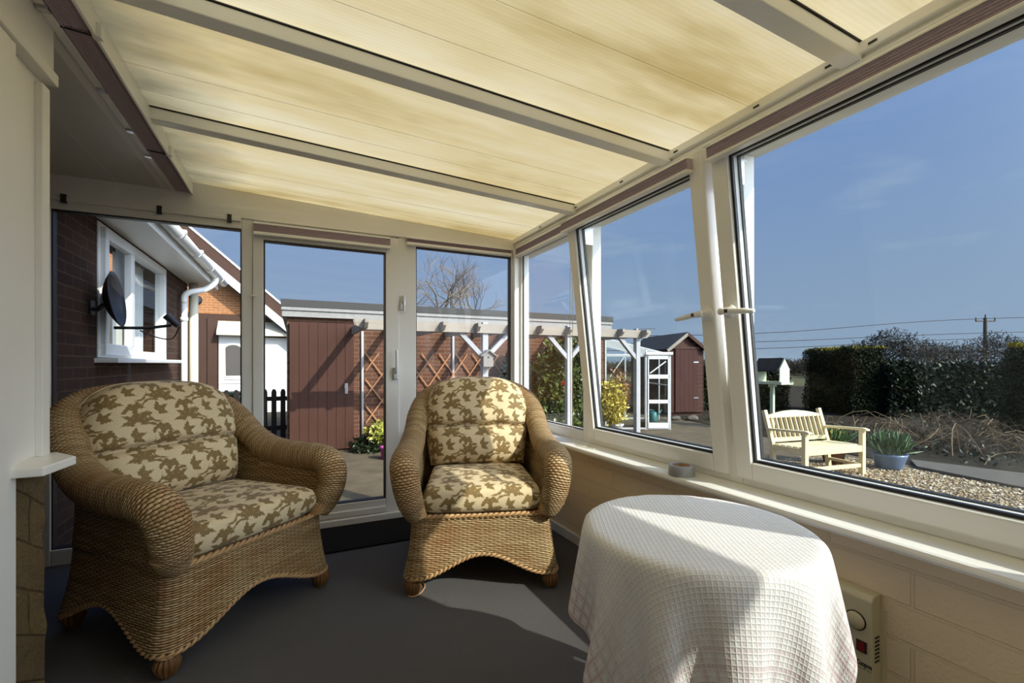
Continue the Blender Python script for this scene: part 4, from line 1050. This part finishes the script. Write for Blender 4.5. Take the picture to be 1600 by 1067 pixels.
for sgn in (1, -1):
    for k in range(-6, 16):
        xa = x0+k*st_; pts = []
        sl = 1.38*sgn  # slope
        zs = [z0, z1]; 
        if sgn > 0: a_, b_ = (xa, z0), (xa+(z1-z0)/1.38, z1)
        else: a_, b_ = (xa, z1), (xa+(z1-z0)/1.38, z0)
        (ax, az), (bx, bz) = a_, b_
        if bx <= x0 or ax >= x1: continue
        if ax < x0: az += (bz-az)*(x0-ax)/(bx-ax); ax = x0
        if bx > x1: bz = az+(bz-az)*(x1-ax)/(bx-ax); bx = x1
        y = 8.345 if sgn > 0 else 8.358
        tr.bar((ax, y, az), (bx, y, bz), .012, .024, (0,0,1))
tag(tr.build('garden_trellis', M['trellis']), 'orange-brown diamond trellis fixed along the garage wall', 'trellis')
# pergola
pg = thing('pergola', 'weathered timber pergola in front of the garage wall with braced posts', 'pergola', (0,0,0)); PY_ = 6.85
for x in (2.772, 4.377, 5.93): MB().box(x-.048, x+.048, PY_-.048, PY_+.048, GZ, 1.82).build('post', M['postwood'], pg, bevel=.005)
m = MB(); m.prism([(.75,1.785),(.77,1.70),(.87,1.64),(6.10,1.64),(6.20,1.72),(6.20,1.785)], 1, PY_-.085, PY_-.05); m.build('beam', M['weathered'], pg)
m = MB(); m.prism([(.75,1.785),(.77,1.70),(.87,1.64),(6.10,1.64),(6.20,1.72),(6.20,1.785)], 1, PY_+.05, PY_+.085); m.build('beam', M['weathered'], pg)
for k in range(10):
    x = .90+k*.565
    MB().prism([(PY_-.24,1.785),(PY_-.24,1.73),(PY_-.16,1.655),(8.38,1.655),(8.38,1.785)], 0, x-.024, x+.024).build('rafter', M['weathered'], pg)
for x in (2.772, 4.377, 5.93):
    for s_ in (-1, 1):
        if x > 5.5 and s_ > 0: continue
        MB().bar((x, PY_, 1.22), (x+s_*.42, PY_, 1.645), .07, .07, (0,1,0)).build('brace', M['postwood'], pg)
MB().bar((5.93, PY_-.06, 1.81), (6.33, PY_-.06, 1.83), .012, .012).build('hook', M['wire'], pg)
nb = thing('nest_box', 'grey wooden nest box hung on a pergola post', 'nest box', (2.762,6.735,1.10))
MB().prism([(-.085,0),(.085,0),(.085,.19),(0,.245),(-.085,.19)], 1, -.08, .055).build('box', M['nestbox'], nb)
for s_ in (-1, 1): MB().add([(0,-.12,.25),(s_*.135,-.12,.155),(s_*.135,.06,.155),(0,.06,.25),(0,-.12,.27),(s_*.135,-.12,.175),(s_*.135,.06,.175),(0,.06,.27)],
                            [(3,2,1,0),(4,5,6,7),(0,1,5,4),(1,2,6,5),(2,3,7,6),(3,0,4,7)]).build('roof_board', M['nestbox'], nb)
o = MB().lathe([(0,0),(.017,0),(.017,.003),(0,.003)], n=16).build('entrance_hole', M['black'], nb); o.location = (0,-.0805,.15); o.rotation_euler = (PI/2,0,0)

# planting against the garage
def shrub(name, label, c, r, m, n, leaf, cat='shrub', asp=.5, flowers=None):
    t = thing(name, label, cat, (c[0], c[1], GZ))
    stems(MB(), (0,0,0), 14, c[2]-GZ, r[0]*.7, .012).build('stem', M['bark'], t)
    leaves('foliage', ell(n, (0,0,c[2]-GZ), r), leaf, m, t, asp)
    for k, p in enumerate(flowers or []):
        f = MB()
        for q in range(9): blob(f, (p[0]+RNG.normal(0,.018), p[1]+RNG.normal(0,.012), p[2]-GZ+RNG.normal(0,.018)), .02)
        f.build('flower', M['red_flower'], t, fix=False)
    return t
shrub('camellia', 'big glossy camellia with red flowers growing behind the pergola post', (4.86,7.78,.64), (.76,.44,1.06), M['camellia'], 7600, .105,
      flowers=[(-.28,-.42,.78),(-.24,-.43,.74),(-.1,-.38,1.2),(.32,-.36,.05),(.36,-.34,-.02)])
shrub('evergreen_shrub', 'dark evergreen shrub against the garage wall left of the camellia', (3.85,8.02,.75), (.20,.16,.80), M['dark_leaf'], 1600, .10)
shrub('variegated_shrub', 'small yellow-green variegated shrub at the foot of the brick wall', (1.33,7.95,-.02), (.24,.20,.21), M['yellow_leaf'], 420, .10)
shrub('ground_ivy', 'dark low plant spreading round the foot of the conduit', (1.25,8.05,-.25), (.42,.26,.16), M['dark_leaf'], 700, .10, 'plant')
o = MB().lathe([(0,0),(.085,0),(.105,.17),(.115,.175),(.115,.20),(.095,.20),(.09,.16),(0,.16)], (1.30,7.28,GZ), 24).build('flower_pot', M['magenta'], None, True)
tag(o, 'empty magenta plastic pot standing below the yellow-green shrub', 'pot')
shrub('ground_fern', 'dark low plant in the shade behind the armchair', (2.05,7.95,-.12), (.5,.3,.25), M['dark_leaf'], 900, .11, 'plant')
t = thing('potted_shrub', 'golden-leaved shrub in a white pot by the greenhouse', 'shrub', (6.06,7.66,GZ))
MB().lathe([(0,0),(.12,0),(.15,.20),(.17,.21),(.17,.245),(.14,.245),(.13,.2),(0,.2)], n=24).build('pot', M['white_pot'], t, True)
leaves('foliage', ell(1500, (-.12,0,.68), (.34,.28,.48), .3), .085, M['gold_leaf'], t)
shrub('red_tipped_shrub', 'red-tinted airy shrub next to the greenhouse glass', (6.42,8.02,.55), (.24,.22,.48), M['red_leaf'], 700, .085)
struct(MB().box(3.6, 5.9, 7.45, 7.6, GZ, GZ+.17).build('kerb_bed', M['slab']), 'low slab edging in front of the camellia')

# greenhouse
gh = thing('greenhouse', 'aluminium greenhouse with open-bar door beside the shed', 'greenhouse', (6.35,8.38,GZ), math.radians(-25.5))
W_, D_, HL, HR = 1.46, 1.9, 2.07, 1.70
fr = MB(); bw = .035
for x, h in ((0,HL),(.92,HR+(HL-HR)*.37),(W_,HR)):
    for y in (0, D_): fr.box(x-bw/2, x+bw/2, y-bw/2, y+bw/2, 0, h)
for y in (0, D_): fr.bar((0,y,HL),(W_,y,HR),bw,bw); fr.bar((0,y,.03),(W_,y,.03),bw,bw); fr.bar((0,y,HR),(W_,y,HR),bw,bw)
for x, h in ((0,HL),(W_,HR)): fr.bar((x,0,h),(x,D_,h),bw,bw); fr.bar((x,0,.03),(x,D_,.03),bw,bw); fr.bar((x,0,1.0),(x,D_,1.0),bw*.7,bw*.7)
for k in range(1, 5): y = D_*k/5; fr.bar((0,y,HL),(W_,y,HR),.025,.03); k == 2 and fr.box(W_-.012,W_+.012,y-.012,y+.012,0,HR)
fr.bar((.1,0,1.2),(.42,0,HR-.05),.02,.02)
fr.build('frame', M['alu'], gh)
dr = MB()
for z0_, z1_ in ((.04,.16),(.60,.68),(1.16,1.25),(1.60,1.72)): dr.box(.95, W_-.03, -.035, -.012, z0_, z1_)
dr.box(.95,.975,-.035,-.012,.04,1.72).box(W_-.055,W_-.03,-.035,-.012,.04,1.72).box(.90,W_+.05,-.06,-.01,1.70,1.76).bar((1.0,-.02,1.28),(1.36,-.02,1.55),.02,.025)
dr.build('door', M['white_out'], gh)
gp = MB().box(0,W_,-.004,0,.05,HR).box(W_,W_+.004,0,D_,.05,HR)
gp.add([(0,0,HL+.02),(W_,0,HR+.02),(W_,D_,HR+.02),(0,D_,HL+.02),(0,0,HL+.024),(W_,0,HR+.024),(W_,D_,HR+.024),(0,D_,HL+.024)], [(3,2,1,0),(4,5,6,7),(0,1,5,4),(1,2,6,5),(2,3,7,6),(3,0,4,7)])
gp.build('glazing', M['ghglass'], gh)
wc = thing('watering_can', 'teal watering can on the greenhouse floor', 'watering can', (7.62,8.25,GZ+.14))
m = MB().lathe([(0,0),(.10,0),(.105,.02),(.10,.20),(.06,.23),(0,.23)], n=20); m.build('can', M['teal'], wc, True)
MB().tube([(.09,0,.06),(.20,0,.16),(.28,0,.26)], [.02,.014,.011], 8).build('spout', M['teal'], wc, True)
MB().tube(crom([(-.09,0,.05),(-.17,0,.14),(-.10,0,.27),(.04,0,.25)], 16), .010, 8).build('handle', M['teal'], wc, True)
struct(MB().box(7.35, 7.95, 8.0, 8.55, GZ, GZ+.14).build('slab_step', M['slab']))
# shed
sh = thing('garden_shed', 'red-brown timber shed with a felted pitched roof', 'shed', (10.1,9.59,GZ), math.radians(-17))
SW, SD, SE, SP = .53, 2.6, 1.90, 2.36
m = MB()
def lap(x0, x1, y0, y1, zt, front):
    k = 0
    while .10+k*.118 < zt-.02:
        z = .10+k*.118; z2 = min(z+.118, zt)
        if z2 > SE and front: xx = SW*(SP-z2)/(SP-SE); m.box(-xx, xx, y0, y1, z, z2)
        else: m.box(x0, x1, y0+.0, y1, z, z2-.006)
        k += 1
lap(-SW, SW, 0, .03, SP-.03, True); lap(-SW, SW, SD-.03, SD, SP-.03, True)
lap(-SW-.012, -SW+.02, 0, SD, SE, False); lap(SW-.02, SW+.012, 0, SD, SE, False); m.box(-SW+.01, SW-.01, .02, SD-.02, .08, SE)
m.build('cladding', M['shed'], sh)
d = MB()
for k in range(5): d.box(-.34+k*.137, -.207+k*.137, -.035, 0, .12, 1.92)
d.build('door', M['sheddoor'], sh); MB().box(.21,.36,-.045,-.034,1.52,1.56).box(.21,.36,-.045,-.034,.5,.54).build('hinge', M['steel'], sh)
MB().box(-.40,.40,-.05,.01,1.92,1.98).build('door_header', M['shed'], sh)
for s_ in (-1, 1):
    MB().add([(0,-.10,SP),(s_*(SW+.09),-.10,SE-.02),(s_*(SW+.09),SD+.1,SE-.02),(0,SD+.1,SP),(0,-.10,SP+.04),(s_*(SW+.09),-.10,SE+.02),(s_*(SW+.09),SD+.1,SE+.02),(0,SD+.1,SP+.04)],
             [(3,2,1,0),(4,5,6,7),(0,1,5,4),(1,2,6,5),(2,3,7,6),(3,0,4,7)]).build('roof_slope', M['felt'], sh)
    MB().bar((0,-.11,SP-.02),(s_*(SW+.09),-.11,SE-.04),.025,.085,(0,0,1)).build('bargeboard', M['weathered'] if s_ < 0 else M['shed'], sh)
m = MB()
for y in (.1, 1.3, 2.5): m.box(-SW, SW, y-.05, y+.05, 0, .10)
m.build('bearer', M['shed'], sh)
for k, (x, y, r) in enumerate(((9.1,9.0,.10),(9.42,8.72,.13),(9.72,8.98,.09),(9.98,8.55,.11),(8.75,9.1,.08))):
    b = bmesh.new(); bmesh.ops.create_icosphere(b, subdivisions=2, radius=r)
    for v in b.verts: v.co = Vector((v.co.x*1.5, v.co.y, v.co.z*.6))*(1+.12*math.sin(v.co.x*30+k)+.1*math.cos(v.co.y*25))
    me = bpy.data.meshes.new('rubble_stone'); b.to_mesh(me); b.free(); me.materials.append(M['slab'])
    o = bpy.data.objects.new('rubble_stone', me); COL.objects.link(o); o.location = (x, y, GZ+r*.5)
    tag(o, 'rough grey stone lying loose in front of the shed', 'stone', 'loose stones before the shed')

# tree behind the garage
tb_ = thing('bare_tree', 'bare winter tree standing behind the garage roof', 'tree', (5.2,16.6,GZ)); tm = MB(); tw = MB()
def grow(p, d, L, r, lev):
    n = 4; pts = [p.copy()]; q = p.copy(); dd = d.copy()
    for i in range(n):
        dd = (dd+Vector((RNG.normal(0,.17), RNG.normal(0,.17), RNG.normal(.04,.10)))).normalized(); q = q+dd*(L/n); pts.append(q.copy())
    (tm if lev < 3 else tw).tube([tuple(x) for x in pts], [r*(1-.45*i/n) for i in range(n+1)], 6 if lev < 3 else 3, cap=False)
    if lev >= 6: return
    for k in range(3 if lev < 5 else 2):
        s_ = pts[RNG.integers(2, n+1)] if k else pts[-1]
        ang = RNG.uniform(.35, .95); ax = Vector((RNG.normal(), RNG.normal(), RNG.normal()*.6)).normalized()
        nd = (Matrix.Rotation(ang, 3, ax) @ dd).normalized(); nd.z = nd.z*.85+.06
        grow(s_, nd.normalized(), L*RNG.uniform(.62, .84), r*.58, lev+1)
for s_ in ((0,0,1),(-.55,.1,.8),(.5,-.1,.85)):
    grow(Vector((0,0,1.9)), Vector(s_).normalized(), 1.25, .085, 0)
tm.tube([(0,0,0),(.03,0,.9),(0,0,1.95)], [.17,.14,.12], 8); tm.build('trunk', M['bark'], tb_, fix=False); tw.build('crown', M['twig'], tb_, fix=False)

# gabled neighbour house
nh = thing('gabled_house', 'orange brick gabled house with white garage doors beyond the fence', 'house', (0,16,GZ))
def zl(x): return 5.079-.887*(x+2.733)-GZ
MB().prism([(-7.4,0),(.15,0),(.15,zl(.15)-.55),(-5.0,zl(-5)-.55),(-7.4,zl(-5)-.55-2.1)], 1, 0, 6).build('wall', M['brick_orange'], nh)
def verge(name, m, o0, o1, y0, y1):
    MB().prism([(-5.0,zl(-5)-o1),(.35,zl(.35)-o1),(.35,zl(.35)-o0),(-5.0,zl(-5)-o0)], 1, y0, y1).build(name, m, nh)
    MB().prism([(-5.0,zl(-5)-o1),(-7.6,zl(-5)-o1-2.3),(-7.6,zl(-5)-o0-2.3),(-5.0,zl(-5)-o0)], 1, y0, y1).build(name, m, nh)
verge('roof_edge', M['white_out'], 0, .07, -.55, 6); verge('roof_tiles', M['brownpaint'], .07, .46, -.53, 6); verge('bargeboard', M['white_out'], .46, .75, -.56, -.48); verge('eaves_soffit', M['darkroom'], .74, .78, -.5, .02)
MB().box(-3.4,.15,-.03,0,2.80,2.98).build('lintel', M['brownpaint'], nh)
MB().box(-3.1,-2.12,-.06,0,0,2.80).box(-2.34,-2.10,-.10,-.02,0,2.85).build('brown_door', M['brownpaint'], nh)
gd = MB().box(-2.06,-.96,-.08,-.02,0,2.72).build('garage_door', M['white_out'], nh)
MB().box(-1.94,-1.42,-.10,-.08,1.02,1.06).box(-1.94,-1.42,-.10,-.08,.62,.65).box(-2.06,-.96,-.10,-.08,.9,.93).build('panel_lines', M['white_out'], gd)
P = [(-1.92,1.10)]+[(-1.70+.24*math.cos(a)*1.0, 1.98+.13*math.sin(a)) for a in np.linspace(PI, 0, 11)]+[(-1.46,1.10)]
MB().prism(P, 1, -.10, -.082).build('arched_frame', M['white_out'], gd)
P = [(-1.88,1.14)]+[(-1.69+.20*math.cos(a), 1.95+.11*math.sin(a)) for a in np.linspace(PI, 0, 11)]+[(-1.49,1.14)]
MB().prism(P, 1, -.105, -.098).build('arched_pane', M['darkroom'], gd)
MB().box(-.96,-.10,-.09,-.02,0,2.30).build('side_door', M['white_out'], nh)
m = MB().prism([(-.0,2.78),(-.40,2.42),(-.40,2.34),(-.02,2.34)], 0, -2.08, -.06); m.build('canopy', M['cream_pipe'], nh)
MB().lathe([(0,0),(.12,0),(.13,.04),(.10,.08),(0,.09)], n=18).build('wall_lamp', M['black'], nh).matrix_basis = Matrix.Translation((-2.60,-.0,3.36)) @ Matrix.Rotation(PI/2, 4, 'X')
o = MB().box(-4.35,-3.95,20.0,20.5,4,6.55).box(-4.40,-3.90,19.95,20.55,6.45,6.6); 
tag(o.build('chimney', M['brick_orange']), 'orange brick chimney rising behind the gabled roof', 'chimney')
fc = thing('picket_fence', 'short black picket fence between the house and the garage', 'fence', (-1.35,9.6,GZ))
for k in range(9):
    x = .03+k*.152; MB().prism([(x,.02),(x+.085,.02),(x+.085,.97),(x+.065,1.02),(x+.02,1.02),(x,.97)], 1, -.012, .012).build('picket', M['fence'], fc)
for z in (.25, .80): MB().box(0, 1.32, .012, .045, z, z+.08).build('rail', M['fence'], fc)
o = MB().box(-1.75,-1.2,12.2,12.8,GZ,.42).box(-1.8,-1.15,12.15,12.85,.42,.48)
tag(o.build('storage_box', plain('green_box', (.03,.075,.04), .5)), 'green lidded box standing in front of the white garage door', 'box')

# satellite dish on the house wall
sd = thing('satellite_dish', 'dark satellite dish on the brown brick house wall', 'satellite dish', (-1.32,4.22,1.60))
A = []
for i in range(9):
    r = i/8; A.append([(.075+.075*r*r, .165*r*math.cos(a), .20*r*math.sin(a)) for a in np.linspace(0, 2*PI, 32, endpoint=False)])
o = MB().grid(A, close_u=True).build('reflector', M['dish'], sd, True, solid=.006); o.rotation_euler = (0,-.13,.0)
MB().tube([(0,0,-.06),(.04,0,-.06),(.075,0,-.02)], .016, 8).box(-.01,.012,-.04,.04,-.10,.0).build('mount', M['dish'], sd)
MB().tube([(.13,0,-.19),(.33,.0,-.185),(.47,.0,-.16)], .011, 8).build('boom', M['dish'], sd)
MB().tube([(.515,0,-.165),(.48,0,-.13),(.44,0,-.085)], [.022,.026,.032], 12).build('receiver', M['dish'], sd)
MB().tube(crom([(.52,0,-.17),(.47,.02,-.26),(.37,.01,-.25),(.28,0,-.205)], 16), .005, 6).build('cable', M['black'], sd)

# far trees, pole and lines
P = []
for u in np.linspace(0, 1, 420):
    az = 10+74*u; a = math.radians(az); D = 64+9*math.sin(u*23); k = 190
    q = min(1, max(0, (az-58.5)/5)); q = q*q*(3-2*q)
    hgt = 2.0+2.2*q+(.25+.45*q)*math.sin(u*61)+.35*math.sin(u*143+1)
    c = RNG.normal(size=(k, 3))*np.array([.75, .75, 0]); t_ = RNG.uniform(0, 1, k)**.8
    P.append(np.stack([c[:, 0]+D*math.sin(a), c[:, 1]+D*math.cos(a), GZ+hgt*t_*(1-.22*np.minimum(1, np.hypot(c[:, 0], c[:, 1])))], 1))
tag(leaves('treeline', np.concatenate(P), .42, M['treeline'], None, .16, -.5), 'brown line of leafless trees on the horizon beyond the hedges', 'treeline', kind='stuff')
up = thing('utility_pole', 'wooden utility pole with insulators rising above the far trees', 'utility pole', (82.3,27.2,GZ))
MB().tube([(0,0,0),(0,0,7.55)], [.26,.20], 10).build('pole', M['pole'], up)
b = MB().bar((-1.1,.55,7.1),(1.1,-.55,7.1),.14,.16); b.build('crossarm', M['pole'], up)
for x, y, z in ((-1.1,.55,7.15),(0,0,7.55),(1.1,-.55,7.15)): MB().tube([(x,y,z),(x,y,z+.45)], [.09,.06], 8).build('insulator', M['pole'], up)
for k, (h0, h1, h2) in enumerate(((5.15,7.1,7.5),(4.03,5.2,6.0),(3.12,4.45,4.9))):
    pts = crom([(30,58,h0-.2),(55.2,40.1,h0),(82.3,27.2,h1),(125,3,h2)], 30)
    o = MB().tube(pts, .045, 5).build('overhead_wire', M['wire'])
    tag(o, ('highest','middle','lowest')[k]+' of the three overhead wires crossing the sky behind the hedge', 'wire', 'overhead wires')

# ------------------------------------------------------------------ light, sky, camera
sun = bpy.data.lights.new('sun', 'SUN'); sun.energy = 4.6; sun.angle = math.radians(.55); sun.color = (1, .93, .80)
so = bpy.data.objects.new('sun', sun); COL.objects.link(so)
so.rotation_euler = Vector((-.72, 1.26, -1.0)).to_track_quat('-Z', 'Y').to_euler()
W = bpy.data.worlds.new('sky'); SC.world = W; W.use_nodes = True; nt = W.node_tree; N_ = nt.nodes; N_.clear()
def wn(t, **k):
    x = N_.new(t)
    for a, v in k.items(): setattr(x, a, v)
    return x
tcx = wn('ShaderNodeTexCoord'); sp = wn('ShaderNodeSeparateXYZ'); nt.links.new(tcx.outputs['Generated'], sp.inputs[0])
rp = wn('ShaderNodeValToRGB'); nt.links.new(sp.outputs[2], rp.inputs[0])
e = rp.color_ramp.elements
for p, c in ((0,(.26,.34,.46)),(.06,(.21,.33,.53)),(.16,(.100,.30,.68)),(.36,(.032,.215,.68)),(1,(.025,.16,.56))):
    q = e[0] if p == 0 else (e[1] if p == 1 else e.new(p)); q.position = p; q.color = c+(1,)
mp = wn('ShaderNodeMapping'); mp.inputs['Scale'].default_value = (2.2,2.2,9); nt.links.new(tcx.outputs['Generated'], mp.inputs[0])
ns = wn('ShaderNodeTexNoise'); ns.inputs['Scale'].default_value = 1.3; ns.inputs['Detail'].default_value = 7; ns.inputs['Roughness'].default_value = .58; nt.links.new(mp.outputs[0], ns.inputs['Vector'])
cr = wn('ShaderNodeValToRGB'); cr.color_ramp.elements[0].position = .53; cr.color_ramp.elements[1].position = .80; nt.links.new(ns.outputs[0], cr.inputs[0])
mm = wn('ShaderNodeMath', operation='MULTIPLY'); mm.inputs[1].default_value = .42; nt.links.new(cr.outputs[0], mm.inputs[0])
mx = wn('ShaderNodeMix', data_type='RGBA'); nt.links.new(mm.outputs[0], mx.inputs[0]); nt.links.new(rp.outputs[0], mx.inputs[6]); mx.inputs[7].default_value = (.50,.56,.62,1)
bg = wn('ShaderNodeBackground'); bg.inputs[1].default_value = 1.0; 
# fill glow added to the unseen sky behind the camera, brightens the room
dv = wn('ShaderNodeVectorMath', operation='DOT_PRODUCT'); nt.links.new(tcx.outputs['Generated'], dv.inputs[0]); dv.inputs[1].default_value = Vector((.80,-1.05,.62)).normalized()
d0 = wn('ShaderNodeMath', operation='MAXIMUM'); d0.inputs[1].default_value = 0; nt.links.new(dv.outputs['Value'], d0.inputs[0])
d1_ = wn('ShaderNodeMath', operation='POWER'); d1_.inputs[1].default_value = 6.0; nt.links.new(d0.outputs[0], d1_.inputs[0])
fill_mix = wn('ShaderNodeMix', data_type='RGBA', blend_type='ADD'); fill_mix.inputs[0].default_value = 1; nt.links.new(mx.outputs[2], fill_mix.inputs[6])
fill_col = wn('ShaderNodeVectorMath', operation='SCALE'); fill_col.inputs[0].default_value = (5.0,5.5,6.2); nt.links.new(d1_.outputs[0], fill_col.inputs['Scale']); nt.links.new(fill_col.outputs[0], fill_mix.inputs[7])
nt.links.new(fill_mix.outputs[2], bg.inputs[0])
ow = wn('ShaderNodeOutputWorld'); nt.links.new(bg.outputs[0], ow.inputs[0])

cam = bpy.data.cameras.new('camera'); co = bpy.data.objects.new('camera', cam); COL.objects.link(co); SC.camera = co
co.location = (0, 0, 1.15); co.rotation_euler = (PI/2, 0, -math.radians(25.5))
cam.sensor_width = 36; cam.sensor_fit = 'HORIZONTAL'; cam.lens = 709/1600*36; cam.shift_y = 34.5/1600; cam.clip_start = .02; cam.clip_end = 800
vs = SC.view_settings; vs.view_transform = 'Standard'; vs.look = 'None'; vs.gamma = 1; vs.exposure = .28; vs.use_curve_mapping = False
SC.cycles.transparent_max_bounces = 32; SC.cycles.max_bounces = 10; SC.cycles.diffuse_bounces = 9
SC.cycles.caustics_reflective = False; SC.cycles.caustics_refractive = False
